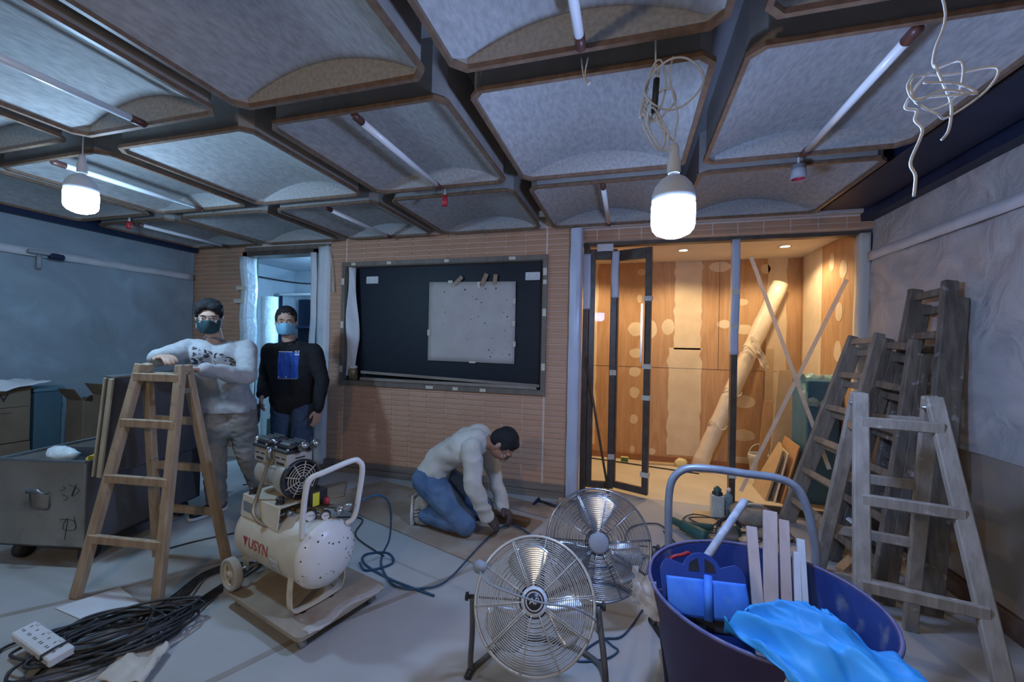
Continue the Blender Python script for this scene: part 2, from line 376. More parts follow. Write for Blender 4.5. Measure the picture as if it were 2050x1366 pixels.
bulb(B1, 'glowing cool white bulb hanging from a looped white cable near the glass front', [(0, 0, .25), (.003, 0, .30), (.01, 0, .345), (-.005, 0, .42), (-.02, 0, .5), (-.01, 0, .565)], 'bulb_blue')
bulb(B2, 'glowing cool white bulb hanging close under the ceiling on the left', [(0, 0, .25), (0, 0, .40), (.004, 0, .573)])
bulb(B3, 'warm white work bulb hanging behind the camera', [(0, 0, .25), (0, 0, .64)], 'bulb_warm')
# tangled cable bundle over bulb 1
t = thing('cable_bundle', (.1, 1.54, 2.46), 'bundle of looped white cable hanging from the ceiling above the right bulb', 'cable')
def loopc(c, rx, rz, y, a0=0, tilt=0, n=14): return [P(c[0]+rx*math.cos(a0+k*2*math.pi/n)+tilt*rz*math.sin(a0+k*2*math.pi/n), y+.012*math.sin(k*1.3), c[1]+rz*math.sin(a0+k*2*math.pi/n)) for k in range(n)]
b = MB()
for c, rx, rz, y, tl in (((.135, 2.33), .098, .085, 1.53, .1), ((.075, 2.33), .035, .10, 1.55, .1), ((.07, 2.20), .032, .09, 1.54, -.25), ((.085, 2.17), .028, .075, 1.52, -.3), ((.06, 2.31), .022, .11, 1.56, .15), ((.09, 2.27), .05, .05, 1.545, .5)):
    b.tube(spline(loopc(c, rx, rz, y, tilt=tl), 4, True), .0036, 6, True)
b.tube(spline([(.07, 1.55, 2.74), (.075, 1.55, 2.40), (.08, 1.54, 2.33), (.075, 1.54, 2.25), (.10, 1.54, 2.18), (.14, 1.54, 2.13)], 6), .0036, 6)
b.tube(spline([(.05, 1.54, 2.33), (.03, 1.53, 2.28), (.022, 1.53, 2.225), (.035, 1.53, 2.25), (.06, 1.54, 2.29)], 6), .003, 6)
b.build('cable', M['cable_w'], t)
MB().tube([(.078, 1.535, 2.36), (.072, 1.535, 2.24)], .011, 8).build('tape_wrap', M['cable_k'], t)
t = thing('hanging_wire', (.585, 1.05, 2.46), 'thin white wire in a loose knot hanging down from the ceiling at the right', 'wire', None)
b = MB()
Xw = lambda px, py: P(.575+(px-1875)*.00104, 1.0, 2.10-(py-0)*.00098)
pp = [(1878, -350), (1876, -100), (1880, 40), (1872, 100), (1880, 130), (1905, 140), (1906, 200), (1870, 215), (1830, 190), (1845, 150), (1905, 148), (1955, 160), (1950, 195), (1900, 235), (1870, 238), (1858, 215), (1850, 190), (1905, 205), (1928, 198)]
b.tube(spline([Xw(*q)+P(0, .015*math.sin(i*2.1), 0) for i, q in enumerate(pp)], 5), .0022, 6)
pp = [(1872, 130), (1885, 170), (1898, 215), (1895, 265), (1884, 285)]
b.tube(spline([Xw(*q) for q in pp], 5), .0025, 6)
pp = [(1868, 140), (1850, 165), (1832, 205), (1850, 215), (1848, 235), (1860, 260), (1842, 320), (1850, 350), (1848, 392)]
b.tube(spline([Xw(*q)+P(0, .01, 0) for q in pp], 5), .0028, 6)
pp = [(1835, 150), (1825, 175), (1840, 205), (1880, 190), (1930, 205), (1900, 180), (1850, 170)]
b.tube(spline([Xw(*q)+P(0, -.01, 0) for q in pp], 5), .0022, 6)
b.build('wire', M['cable_w'], t)
t = thing('wire_stub', (-.19, 1.56, 2.46), 'short pair of white wire ends poking out of the ceiling gap', 'wire')
MB().tube(spline([(-.195, 1.56, 2.5), (-.185, 1.56, 2.43), (-.165, 1.55, 2.385)], 5), .003, 6).tube(spline([(-.17, 1.56, 2.5), (-.18, 1.56, 2.43), (-.16, 1.55, 2.39)], 5), .003, 6).build('wire', M['cable_w'], t)
for (x, y, r, h, lab, m1) in ((-1.262, 2.62, .02, .07, 'small red sprinkler cap hanging from the ceiling in the middle', 'red'), (-4.38, 2.60, .022, .06, 'small red sprinkler cap hanging from the ceiling at the left', 'red'), (.893, 2.62, .038, .075, 'grey cylindrical sprinkler cover with red inside at the right', 'grey_pl')):
    t = thing('ceiling_sprinkler', (x, y, 2.45), lab, 'sprinkler', 'ceiling sprinkler caps'); T = Matrix.Translation((x, y, 2.45))
    MB().lathe([(.006, .06), (.006, .0), (.010, -.005), (.012, -.02)], T, 12).build('pipe', M['brass'] if 'brass' in M else M['cable_w'], t)
    MB().lathe([(.010, -.012), (r*.8, -.014), (r, -.02-h*.5), (r, -.02-h), (r-.003, -.02-h), (r-.003, -.02), (0, -.018)], T, 20).build('cup', M[m1], t)
    MB().lathe([(r-.004, -.018-h), (r-.004, -.03), (0, -.028)], T, 20).build('red_lining', M['red'], t)

# ------------------------------------------------------------------ recessed navy board
t = thing('wall_board', (-1.86, YB, .94), 'wide navy board set in a taped bronze frame in the tiled wall', 'board')
MB().bb(-2.95, -.755, YB+.10, YB+.115, .95, 2.215).build('back_panel', M['navy'], t)
fw = .045
for nm, a in (('frame_rail', (-2.985, -.735, 2.195, 2.24)), ('frame_rail', (-2.985, -.735, .925, .97)), ('frame_stile', (-2.985, -2.94, .97, 2.195)), ('frame_stile', (-.78, -.735, .97, 2.195))):
    MB().bb(a[0], a[1], YB-.03, YB-.012, a[2], a[3]).build(nm, M['bronze'], t, bevel=.002)
    
for a in ((-2.945, -.775, 2.19, 2.2), (-2.945, -.775, .965, .975), (-2.945, -2.935, .975, 2.19), (-.785, -.775, .975, 2.19)):
    MB().bb(a[0], a[1], YB-.012, YB+.10, a[2], a[3]).build('reveal', M['bronze'], t)
r = random.Random(3)
for k in range(16):
    s = k % 4; wd = r.uniform(.04, .08); f = r.random()
    if s == 0: b = (-2.9+2.1*f, 2.215, wd, .03)
    elif s == 1: b = (-2.9+2.1*f, .948, wd, .03)
    elif s == 2: b = (-2.963, 1.02+1.15*f, .035, wd)
    else: b = (-.757, 1.02+1.15*f, .035, wd)
    MB().box((b[0], YB-.0315-k*.0004, b[1]), (b[2], .002, b[3])).build('tape_strip', M['tape'], t)
# spattered paper sheet and its tape
t = thing('paper_sheet', (-1.53, YB+.09, 1.21), 'square cream paper sheet with black spatters taped to the navy board', 'paper sheet')
b = MB(); b.grid(lambda u, v: P(-1.998+.93*u, YB+.088-.006*math.sin(u*5)*math.sin(v*4)-.004, 1.212+.805*v+.008*(1-u)*v-.006*u), 14, 12)
b.build('sheet', mat('spatter_paper', (.50, .47, .44), (.56, .53, .50), .9, sc=6), t, solid=.0015)
b = MB()
for k in range(95):
    u = r.random()**.6; v = r.random(); s = r.choice([.002, .002, .003, .003, .005, .007])*r.uniform(.6, 1.2)
    M_ = Matrix.Translation((-1.998+.93*(.04+.93*u), YB+.079, 1.212+.805*(.03+.94*v))) @ Matrix.Rotation(math.pi/2, 4, 'X')
    b.lathe([(0, 0), (s, 0.0002), (s*1.05, -.001)], M_, 7)
stuff(b.build('paint_spatters', M['cable_k'], t))
for (x, z, w_, h_, a, mm) in ((-1.675, 2.03, .12, .042, .75, 'tape_brown'), (-1.395, 2.035, .13, .045, 1.15, 'tape_brown'), (-1.28, 2.035, .10, .042, 1.45, 'tape_brown'), (-1.76, 2.02, .05, .03, 0, 'tape'), (-1.45, 1.985, .04, .06, 0, 'tape'), (-1.99, 1.5, .03, .06, 0, 'tape'), (-1.08, 1.82, .03, .05, 0, 'tape'), (-1.08, 1.6, .03, .05, 0, 'tape'), (-1.07, 1.4, .03, .05, 0, 'tape'), (-1.5, 1.21, .07, .02, 0, 'tape')):
    MB().box((0, 0, 0), (w_, .0015, h_), Matrix.Translation((x, YB+.076, z)) @ Matrix.Rotation(-a, 4, 'Y')).build('tape_strip', M[mm], t)
for x, lab in ((-2.687, 'white double wall socket at the upper left of the navy board'), (-.902, 'white double wall socket at the upper right of the navy board')):
    t = thing('wall_socket', (x, YB+.09, 2.06), lab, 'socket', 'wall sockets')
    MB().bb(x-.073, x+.073, YB+.084, YB+.1, 2.022, 2.10).build('plate', M['white_pl'], t, bevel=.004)
    for sx in (-.036, .036):
        b = MB()
        for dx, dz in ((0, .012), (-.011, -.01), (.011, -.01)): b.box((x+sx+dx, YB+.083, 2.058+dz), (.004, .002, .007))
        b.build('pin_holes', M['cable_k'], t)
        MB().bb(x+sx-.004, x+sx+.004, YB+.080, YB+.084, 2.084, 2.092).build('switch', M['white_pl'], t)
# loose laths and a jar in the recess
def lath(name, a, b_, w_, t_, m, label, cat='wood strip', group=None, side=(0, 1, 0)):
    o = MB().beam(a, b_, w_, t_, side).build(name, m, None, bevel=.001); return tag(o, label, cat, group)
M['lath'] = mat('lath', (.24, .20, .16), (.33, .28, .23), .7, sc=10, st=(.4, 4, 4))
lath('wood_strip', (-2.755, YB+.03, 1.065), (-.80, YB+.03, 1.01), .02, .028, M['lath'], 'long thin strip lying along the bottom of the navy board, upper one', group='loose strips in the board recess')
lath('wood_strip', (-2.74, YB+.0, .995), (-.82, YB+.0, .993), .03, .03, M['lath'], 'long flat strip lying on the board frame ledge, lower one', group='loose strips in the board recess')
t = thing('paint_jar', (-2.855, YB+.03, .978), 'small glass jar of dark varnish in the left corner of the board recess', 'jar'); T = Matrix.Translation((-2.855, YB+.03, .978))
MB().lathe([(0, 0), (.044, 0), (.048, .01), (.048, .10), (.040, .122), (.040, .135), (.036, .135), (.036, .12), (.044, .1), (.044, .01), (0, .005)], T, 20).build('glass', mat('jar_glass', (.25, .20, .10), (.10, .08, .05), .15, sc=10), t)
MB().lathe([(.041, .124), (.043, .13), (.043, .15), (0, .152)], T, 20).build('lid', M['white_pl'], t)
b = MB(); b.grid(lambda u, v: P(-2.925+.12*u*(1-.75*abs(v-.35)), YB-.005+.05*u+.018*math.sin(v*9+u*4), 1.02+1.17*v), 8, 30)
tag(b.build('paper_flap', M['paper_w'], None, solid=.002), 'crumpled white paper hanging inside the left edge of the navy board', 'paper')
# paint brush hanging on the wall
t = thing('hanging_brush', (-3.08, YB-.03, 2.1), 'pale flat handled brush hanging on the tiles beside the door', 'brush')
MB().tube(spline([(-3.17, YB-.03, 2.44), (-3.12, YB-.035, 2.3), (-3.09, YB-.035, 2.1), (-3.08, YB-.035, 2.0), (-3.078, YB-.03, 1.92)], 5), [.012]*5+[.011]*5+[.013]*5+[.020]*5+[.022], 8, flat=.4).build('handle', mat('brush_handle', (.62, .58, .48), rough=.5), t)

# ------------------------------------------------------------------ left doorway wrapping and corridor things
struct(MB().bb(-4.36, -4.30, YB-.03, YB+.13, 0, 2.40).build('trim_door_jamb_left', M['bronze_d'], loc=(-4.33, YB, 0)))
struct(MB().bb(-3.36, -3.315, YB-.03, YB+.13, 0, 2.40).build('trim_door_jamb_right', M['bronze_d'], loc=(-3.33, YB, 0)))
struct(MB().bb(-4.36, -3.315, YB-.03, YB+.13, 2.355, 2.41).build('trim_door_head', M['bronze_d'], loc=(-3.8, YB, 2.37)))
def wrap(name, m, pth, wfn, z0, z1, label, cat, n=26, seed=0):
    """crumpled sheet that follows the plan path pth from z0 to z1"""
    pts = [V((p[0], p[1], 0)) for p in pth]
    def fn(u, v):
        f = u*(len(pts)-1); i = min(int(f), len(pts)-2); p = pts[i].lerp(pts[i+1], f-i)
        z = z0+(z1-z0)*v; q = P(p.x*2+seed, p.y*2, z*3)
        return P(p.x+wfn*noise.noise(q), p.y+wfn*.8*noise.noise(q+P(5, 3, 1)), z)
    b = MB(); b.grid(fn, 4*(len(pts)-1), n); o = b.build(name, m, None, solid=.002); return tag(o, label, cat)
M['wrap_l'] = film('door_wrap', (.78, .88, .95), .88, .3, .5, 6)
wrap('jamb_wrap', M['wrap_l'], [(-4.37, 3.705), (-4.29, 3.70), (-4.27, 3.85)], .02, .1, 2.35, 'clear plastic film wrapped around the left jamb of the open door', 'plastic film', seed=3)
wrap('jamb_wrap', M['paper_w'], [(-3.42, 3.86), (-3.375, 3.705), (-3.30, 3.705)], .02, .03, 2.36, 'white paper wrap on the inner side of the right door jamb', 'paper wrap', seed=9)
wrap('jamb_wrap', M['paper_w'], [(-3.30, 3.72), (-3.17, 3.70), (-3.14, 3.74)], .01, .03, 2.42, 'white paper wrap between the door and the tiled wall', 'paper wrap', seed=13)
for x, z, lab in ((-4.33, 1.98, 'upper'), (-4.36, 1.83, 'lower')):
    tag(MB().box((x, 3.685, z), (.15, .002, .045)).build('tape_strip', M['tape'], None), 'pale tape strip across the left jamb wrap, %s one' % lab, 'tape', 'tape strips on the left door jamb')
t = thing('plastic_roll', (-4.93, 4.6, .9), 'tall rolled white plastic standing in the blue corridor', 'roll')
MB().tube([(-4.93, 4.7, .0), (-4.99, 4.7, 2.0)], .11, 20).build('roll', M['wrap_l'], t); MB().tube([(-4.93, 4.7, -.0+.002), (-4.99, 4.7, 2.005)], .03, 12).build('core', M['mdf'], t)
tag(MB().tube([(-4.55, 5.2, 2.66), (-3.95, 4.35, .02)], .022, 10).build('pole', M['bulb_body'], None), 'pale pole leaning diagonally in the blue corridor behind the door', 'pole')
t = thing('storage_rack', (-4.7, 5.9, 0), 'dark shelving with a pale top rail at the back of the corridor', 'rack')
b = MB().bb(-6.0, -3.7, 5.85, 5.89, 2.17, 2.21); b.build('rail', M['white_pl'], t)
for x in (-6.0, -5.2, -4.4, -3.72): MB().bb(x, x+.04, 5.85, 5.89, 0, 2.17).build('post', M['steel_dark'], t)
for i in range(3): MB().bb(-5.98, -3.7, 5.88, 6.3, .5+i*.55, .54+i*.55).build('shelf', M['steel_dark'], t)
MB().bb(-6.0, -3.7, 6.3, 6.33, 0, 2.15).build('back_panel', M['steel_dark'], t)
tag(MB().tube(spline([(-6.2, 5.6, 2.47), (-5.4, 5.6, 2.35), (-4.8, 5.6, 2.33), (-4.0, 5.6, 2.40), (-2.7, 5.6, 2.50)], 6), .014, 8).build('cable', M['cable_k'], None), 'dark cable sagging across the top of the corridor', 'cable')
t = thing('cloth_heap', (-3.7, 4.5, 0), 'dark draped sheet over stacked goods in the corridor', 'heap')
b = MB(); b.grid(lambda u, v: P(-3.95+.75*u+.06*noise.noise(P(u*4, v*4, 1)), 4.55+.35*v*(1-v)+.1*noise.noise(P(u*3, v*5, 7)), 1.95*v*(.85+.15*math.sin(3*u))), 18, 22); b.build('sheet', mat('drape', (.10, .14, .19), (.16, .21, .27), .4, sc=5), t, solid=.004)
t = thing('toolbox', (-4.05, 4.05, 0), 'dark green cases stacked low in the doorway behind the workers', 'case')
MB().bb(-4.25, -3.9, 4.0, 4.4, 0, .42).build('body', mat('green_case', (.05, .09, .08), (.08, .13, .11), .5), t, bevel=.01); MB().bb(-4.2, -3.92, 4.02, 4.35, .42, .5).build('lid', M['steel_dark'], t, bevel=.01)

# ------------------------------------------------------------------ column and glass front
b = MB(); r_ = [(-.518, 3.66), (-.47, 3.645), (-.424, 3.66), (-.408, 3.72), (-.42, 3.78), (-.515, 3.78)]
b.grid(lambda u, v: (lambda p: P(p.x+.006*noise.noise(P(u*9, 1, v*9)), p.y+.006*noise.noise(P(u*9, 4, v*7)), .03+2.42*v))(V((*r_[int(u*6) % 6], 0)).lerp(V((*r_[(int(u*6)+1) % 6], 0)), u*6-int(u*6))), 24, 44)
struct(b.build('trim_column', M['column'], None, loc=(-.47, 3.72, 0)))
t = thing('crumpled_card', (-.50, 3.55, 0), 'crumpled brown card at the foot of the wrapped white column', 'cardboard')
MB().box((-.52, 3.56, .035), (.09, .05, .06), Matrix.Rotation(.0, 4, 'Z')).build('card', M['mdf'], t, bevel=.006)
def stile(name, x, y, m, z0=0.02, z1=2.36, w_=.05, d=.04): return MB().bb(x-w_/2, x+w_/2, y-d/2, y+d/2, z0, z1)
struct(MB().bb(-.43, -.375, YG-.04, YG+.03, 0, 2.36).build('trim_frame_left', M['bronze_d'], loc=(-.4, YG, 0), bevel=.003))
def leaf(name, a, c, zb, label, glass=True, hnd=False):
    a, c = V((*a, 0)), V((*c, 0)); d = (c-a).normalized(); nrm = P(-d.y, d.x, 0); W = (c-a).length
    t = thing(name, (a.x, a.y, zb), label, 'door')
    s = .055; up = P(0, 0, 1)
    for q in (s/2, W-s/2): MB().beam(a+d*q+up*zb, a+d*q+up*2.33, s, .04, d).build('stile', M['bronze_d'], t, bevel=.003)
    MB().beam(a+d*s+up*(zb+.03), c-d*s+up*(zb+.03), .04, .06, nrm).build('bottom_rail', M['bronze_d'], t, bevel=.003)
    MB().beam(a+d*s+up*2.28, c-d*s+up*2.28, .04, .10, nrm).build('top_rail', M['bronze_d'], t, bevel=.003)
    MB().beam(a+d*W/2+up*(zb+.06), a+d*W/2+up*2.23, W-2*s, .006, d).build('pane', M['glass'], t)
    return t, a, d, nrm, W
t, a, d, nrm, W = leaf('folding_door', (-.375, 4.0), (-.12, 4.03), .045, 'narrow brown framed glass door leaf next to the white column')
for z in (1.9, 1.15, .35): MB().beam(a+d*(W-.05)+P(0, -.024, z), a+d*(W+.01)+P(0, -.024, z), .002, .05, (0, 1, 0)).build('tape_strip', M['tape'], t)
t, a, d, nrm, W = leaf('folding_door', (-.155, 4.12), (.195, 3.98), .035, 'brown framed glass door leaf standing slightly ajar with taped stile')
for z in (1.85, 1.22, .93, .22): MB().box((a+d*(W-.03)).to_tuple()[:2]+(z,), (.075, .046, .045), rz=math.atan2(d.y, d.x)).build('tape_strip', M['tape'], t)
MB().beam(a+d*(W-.09)+P(0, -.05, 1.25), a+d*(W-.09)+P(0, -.05, 1.8), .015, .025, (1, 0, 0)).build('handle', mat('steel_handle', (.6, .58, .55), rough=.25, metal=1), t)
struct(MB().bb(.865, .915, YG-.035, YG+.035, 0, 2.36).build('trim_post', M['bronze_d'], loc=(.89, YG, 0), bevel=.003))
for z0, z1, nm, lab in ((1.35, 2.36, 'post_wrap', 'bluish white paper wrap around the upper half of the middle post'),):
    wrap(nm, M['column'], [(.86, 4.02), (.862, 3.958), (.92, 3.958), (.922, 4.02)], .006, z0, z1, lab, 'paper wrap', seed=4)
wrap('leaf_wrap', M['column'], [(-.172, 4.06), (-.168, 3.975), (-.10, 3.975)], .012, 1.86, 2.30, 'torn bluish paper wrap hanging on the narrow door leaf', 'paper wrap', seed=5)
wrap('jamb_wrap', M['column'], [(-.43, 3.95), (-.36, 3.95)], .008, 1.75, 2.28, 'bluish paper strip on the frame beside the white column', 'paper wrap', seed=6)
for z, hh in ((1.6, .04), (1.9, .05), (.30, .05)):
    tag(MB().box((.89, YG-.045, z), (.062, .003, hh)).build('tape_strip', M['tape'], None), 'masking tape patch on the middle post at %s' % ('mid height' if z == 1.6 else 'upper height' if z == 1.9 else 'the foot'), 'tape', 'tape patches on the middle post')
struct(MB().bb(1.80, 1.86, YG-.05, YG+.05, 0, 2.36).build('trim_frame_right', M['bronze_d'], loc=(1.83, YG, 0), bevel=.003))
wrap('jamb_wrap', mat('cream_wrap', (.62, .60, .55), rough=.7), [(1.79, 4.04), (1.79, 3.94), (1.855, 3.93)], .01, .3, 2.36, 'cream paper wrap on the right jamb of the glass front', 'paper wrap', seed=7)
wrap('track_wrap', M['paper_w'], [(-.30, 3.955), (-.22, 3.95), (-.15, 3.955)], .012, 2.30, 2.37, 'scrap of white paper caught on the track above the door', 'paper wrap', n=6, seed=8)
t = thing('fixed_pane', (1.35, YG, .06), 'large glass pane crossed by a big tape X at the right', 'glass pane')
MB().bb(.915, 1.80, YG-.003, YG+.003, .06, 2.355).build('pane', M['glass'], t)
MB().bb(.915, 1.80, YG-.02, YG+.02, .0, .06).build('bottom_rail', M['bronze_d'], t)
tp = film('tape_x', (.95, .88, .76), .9, .8, 0)
_b = tp.node_tree.nodes['Principled BSDF']; _b.inputs['Transmission Weight'].default_value = .5
MB().beam((1.012, YG-.006, 2.207), (1.62, YG-.006, .42), .032, .0015, (1, 0, 0)).build('tape_strip', tp, t)
MB().beam((1.719, YG-.008, 1.995), (.965, YG-.008, .16), .032, .0015, (1, 0, 0)).build('tape_strip', tp, t)
tag(MB().tube([(-.39, 3.93, 1.29), (-.145, 3.88, .015)], .011, 8).build('thin_pole', M['bronze_d'], None), 'thin dark pole leaning beside the narrow door leaf', 'pole')

# ------------------------------------------------------------------ inner room
for x, lab in ((-.405, 'left'), (.545, 'middle'), (1.5, 'right')):
    t = thing('downlight', (x, 4.71, 2.45), 'small round glowing downlight in the inner ceiling, %s one' % lab, 'downlight', 'inner room downlights'); T = Matrix.Translation((x, 4.71, 2.45))
    MB().lathe([(.052, 0), (.056, -.006), (.044, -.006), (.040, 0)], T, 24).build('bezel', M['plaster'], t)
    MB().lathe([(.043, -.003), (.0, -.002)], T, 24).build('lens', mat('downlight_glow', (1, 1, 1), emit=(1, .85, .62), es=14), t)
t = thing('sprinkler', (-.033, 4.68, 2.45), 'tiny dark sprinkler in the inner room ceiling', 'sprinkler')
MB().lathe([(.03, 0), (.03, -.004), (.01, -.006), (.008, -.025), (.018, -.027), (0, -.03)], Matrix.Translation((-.033, 4.68, 2.45)), 14).build('head', M['grey_pl'], t)
def patch(pts, m, lab, par):
    return MB().prism(pts, .0015, par).build('putty_patch', m, None)
def blob(cx, cz, rx, rz, seed, n=16, amp=.18):
    return [(cx+rx*math.cos(a)*(1+amp*noise.noise(P(math.cos(a)*1.5+seed, math.sin(a)*1.5, seed))), cz+rz*math.sin(a)*(1+amp*noise.noise(P(math.cos(a)*1.5, math.sin(a)*1.5+seed, seed+5)))) for a in [2*math.pi*k/n for k in range(n)]]
def onwall(pts, y, parent, m=M['putty']):   # polygons on the inner back wall
    FM = Matrix(((1, 0, 0, 0), (0, 0, -1, y), (0, 1, 0, 0), (0, 0, 0, 1)))
    o = MB().prism(pts, .0015, FM).build('putty_patch', m, parent); return o
def onright(pts, parent):
    FM = Matrix(((0, 0, -1, XR-.021), (1, 0, 0, 0), (0, 1, 0, 0), (0, 0, 0, 1)))
    return MB().prism(pts, .0015, FM).build('putty_patch', M['putty'], parent)
wi = bpy.data.objects['wall_inner_back']; wir = bpy.data.objects['wall_inner_right']
def stripe(x0, x1, z0, z1, sd, amp=.03):
    L = [(x0+amp*noise.noise(P(sd, k*.9, 0)), z0+(z1-z0)*k/16) for k in range(17)]
    R_ = [(x1+amp*noise.noise(P(sd+7, k*.9, 0)), z0+(z1-z0)*k/16) for k in range(17)]
    return L+R_[::-1]
onwall(stripe(.53, .83, 1.38, 2.45, 1), IW, wi); onwall(stripe(.47, .84, .10, 1.40, 2, .05), IW, wi)
onwall(stripe(-.62, -.39, .15, 2.45, 3), IW, wi); onwall(stripe(1.52, 1.72, .1, 2.45, 4), IW, wi)
for i, (x, z, a_, b_) in enumerate(((.141, 2.33, .05, .04), (.12, 2.0, .03, .05), (.08, 1.62, .09, .09), (.462, 1.65, .07, .10), (.27, 1.62, .06, .11), (.09, 1.32, .08, .06), (.08, 1.09, .07, .06), (.08, .83, .06, .07), (.08, .50, .05, .06), (1.02, 2.37, .12, .06), (1.08, 1.69, .07, .05), (1.29, 1.63, .10, .06), (1.30, .79, .12, .08), (1.31, .40, .12, .07), (1.33, .1, .2, .05), (1.27, 1.95, .06, .04), (1.5, 2.33, .05, .06), (.3, .12, .04, .04), (.07, .12, .03, .05))):
    onwall(blob(x, z, a_, b_, i*3.1), IW, wi)
onright(stripe(4.80, 4.98, .05, 2.45, 11, .01), wir); onright(stripe(4.98, 5.25, .05, 2.45, 12, .01), wir)
for i, (y, z, a_, b_) in enumerate(((4.445, 1.762, .07, .09), (4.463, 1.40, .07, .10), (4.38, 2.15, .07, .09), (4.42, .98, .05, .09), (4.6, 2.25, .05, .09))): onright(blob(y, z, a_, b_, 40+i*2.3), wir)
for z in (1.15,):
    MB().bb(-.9, 1.86, IW-.002, IW+.001, z, z+.004).build('panel_joint', M['cable_k'], wi)
MB().bb(1.02, 1.024, IW-.002, IW+.001, 1.15, 2.45).build('panel_joint', M['cable_k'], wi)
t = thing('wrapped_roll', (.82, 5.15, 0), 'long carpet roll wrapped in pale film leaning across the plywood wall', 'roll')
a, c = P(.80, 5.10, .05), P(1.62, 5.22, 2.15); b = MB(); pts = [a.lerp(c, k/22) for k in range(23)]
b.tube(pts, [.085+.012*noise.noise(P(k*.7, 0, 0)) for k in range(23)], 14); b.build('film', mat('cream_film', (.72, .62, .48), (.80, .70, .55), .35, sc=6, bump=.6, bs=12), t)
for k in (5, 9, 14): MB().tube(spline([pts[k]+P(.095*math.cos(q), -.02+.095*math.sin(q)*.9, .06*math.sin(q*2)) for q in [0, 1, 2, 3, 4, 5]], 4, True), .007, 6, True).build('tie', M['tape'], t)
b = MB(); b.grid(lambda u, v: P(1.27+.06*u+.14*v+.03*noise.noise(P(u*3, v*4, 0)), 5.02+.03*noise.noise(P(u*4, v*4, 3)), 1.52-.36*v+.04*u), 6, 12); b.build('loose_film', film('loose_film', (.85, .75, .6), .55, .2), t)
t = thing('bucket', (1.40, 5.08, 0), 'white plastic bucket with wire handle by the plywood wall', 'bucket'); T = Matrix.Translation((1.40, 5.10, 0))
MB().lathe([(0, .002), (.075, 0), (.095, .19), (.104, .19), (.104, .235), (.10, .25), (.093, .25), (.093, .235), (.072, .01), (0, .01)], T, 28).build('body', M['white_pl'], t)
MB().tube(spline([(1.40+.1*math.cos(q), 5.10-.02, .23+.13*math.sin(q)) for q in [math.pi*k/8 for k in range(9)]], 3), .005, 6).build('handle', M['white_pl'], t)
t = thing('yellow_bag', (.62, 5.2, 0), 'small crumpled yellow bag at the foot of the plywood wall', 'bag')
b = MB(); b.ball((.62, 5.2, .045), (.075, .05, .055), 14); b.v = [p+P(*[.014*noise.noise(p*30+P(i*9, 0, 0)) for i in range(3)]) for p in b.v]; b.build('bag', mat('yellow_bag', (.75, .62, .25), (.8, .75, .5), .4, sc=20), t)
t = thing('sponge', (-.02, 5.13, 0), 'small green and cream scouring sponge on the inner floor', 'sponge')
MB().box((-.02, 5.13, .035), (.09, .06, .07)).build('foam', mat('foam', (.72, .60, .30), rough=.9), t, bevel=.006); MB().box((-.02, 5.098, .047), (.08, .006, .045)).build('scour_pad', mat('scour', (.06, .22, .09), rough=.9), t)
lath('floor_board', (.22, 5.18, .012), (.70, 5.24, .012), .02, .07, M['mdf'], 'thin board lying on the floor along the plywood wall', 'board', side=(0, 0, 1))
lath('floor_rod', (-.6, 5.2, .008), (.78, 4.95, .008), .012, .012, M['cable_k'], 'long thin dark cable line across the inner floor', 'cable')
lath('upright_board', (1.53, 5.28, .0+.01), (1.55, 5.30, 1.41), .085, .02, M['mdf'], 'narrow tall board standing upright in the corner of the inner room', 'board', side=(1, 0, 0))
def slab(name, c4, th, m, label, cat='board', group=None, mats=None):
    """board given by its four corners"""
    c4 = [V(p) for p in c4]; n = (c4[1]-c4[0]).cross(c4[3]-c4[0]).normalized()*th
    b = MB(); b.add(c4+[p+n for p in c4], [(3, 2, 1, 0), (4, 5, 6, 7), (0, 1, 5, 4), (1, 2, 6, 5), (2, 3, 7, 6), (3, 0, 4, 7)])
    return tag(b.build(name, m, None, bevel=.002), label, cat, group)
slab('leaning_board', [(1.24, 4.30, .0), (1.25, 4.75, .0), (1.50, 4.80, .46), (1.40, 4.38, .46)], .02, M['mdf'], 'small brown board leaning at the front of the stack behind the glass', group='boards leaning behind the glass')
slab('leaning_board', [(1.31, 4.28, .0), (1.33, 4.74, .0), (1.50, 4.80, .44), (1.44, 4.36, .44)], .012, M['plaster'], 'white edged panel leaning behind the small brown board', group='boards leaning behind the glass')
slab('leaning_board', [(1.36, 4.26, .0), (1.38, 4.78, .0), (1.56, 4.82, .52), (1.52, 4.34, .52)], .015, M['ply'], 'orange plywood offcut leaning at the right of the stack behind the glass', group='boards leaning behind the glass')
slab('leaning_board', [(1.42, 4.86, .0), (1.60, 4.86, .0), (1.70, 4.95, 1.19), (1.53, 4.95, 1.19)], .02, M['mdf'], 'tall pale board leaning against the blue wrapped panel', group='boards leaning behind the glass')
slab('leaning_board', [(1.33, 4.92, .0), (1.41, 4.92, .0), (1.50, 5.02, .85), (1.42, 5.02, .85)], .02, M['ply'], 'dark orange board leaning in the shade behind the tall pale board', group='boards leaning behind the glass')
t = thing('covered_board', (1.65, 4.6, 0), 'tall panel wrapped in blue plastic film standing by the right wall', 'covered board')
M['bluewrap'] = mat('blue_wrap', (.05, .17, .28), (.07, .21, .33), .35, sc=5, bump=.5, bs=8)
MB().bb(1.585, 1.845, 4.36, 4.72, 0, 1.13).build('body', M['bluewrap'], t, bevel=.01)
b = MB(); b.grid(lambda u, v: P(1.545+.31*u+.03*noise.noise(P(u*6, v*3, 0)), 4.33+.12*v+.03*noise.noise(P(u*6, v*5, 8)), .90+.28*v+.03*noise.noise(P(u*7, v*7, 2))), 20, 8); b.build('film_fold', film('blue_film', (.35, .62, .66), .8, .25), t, solid=.002)
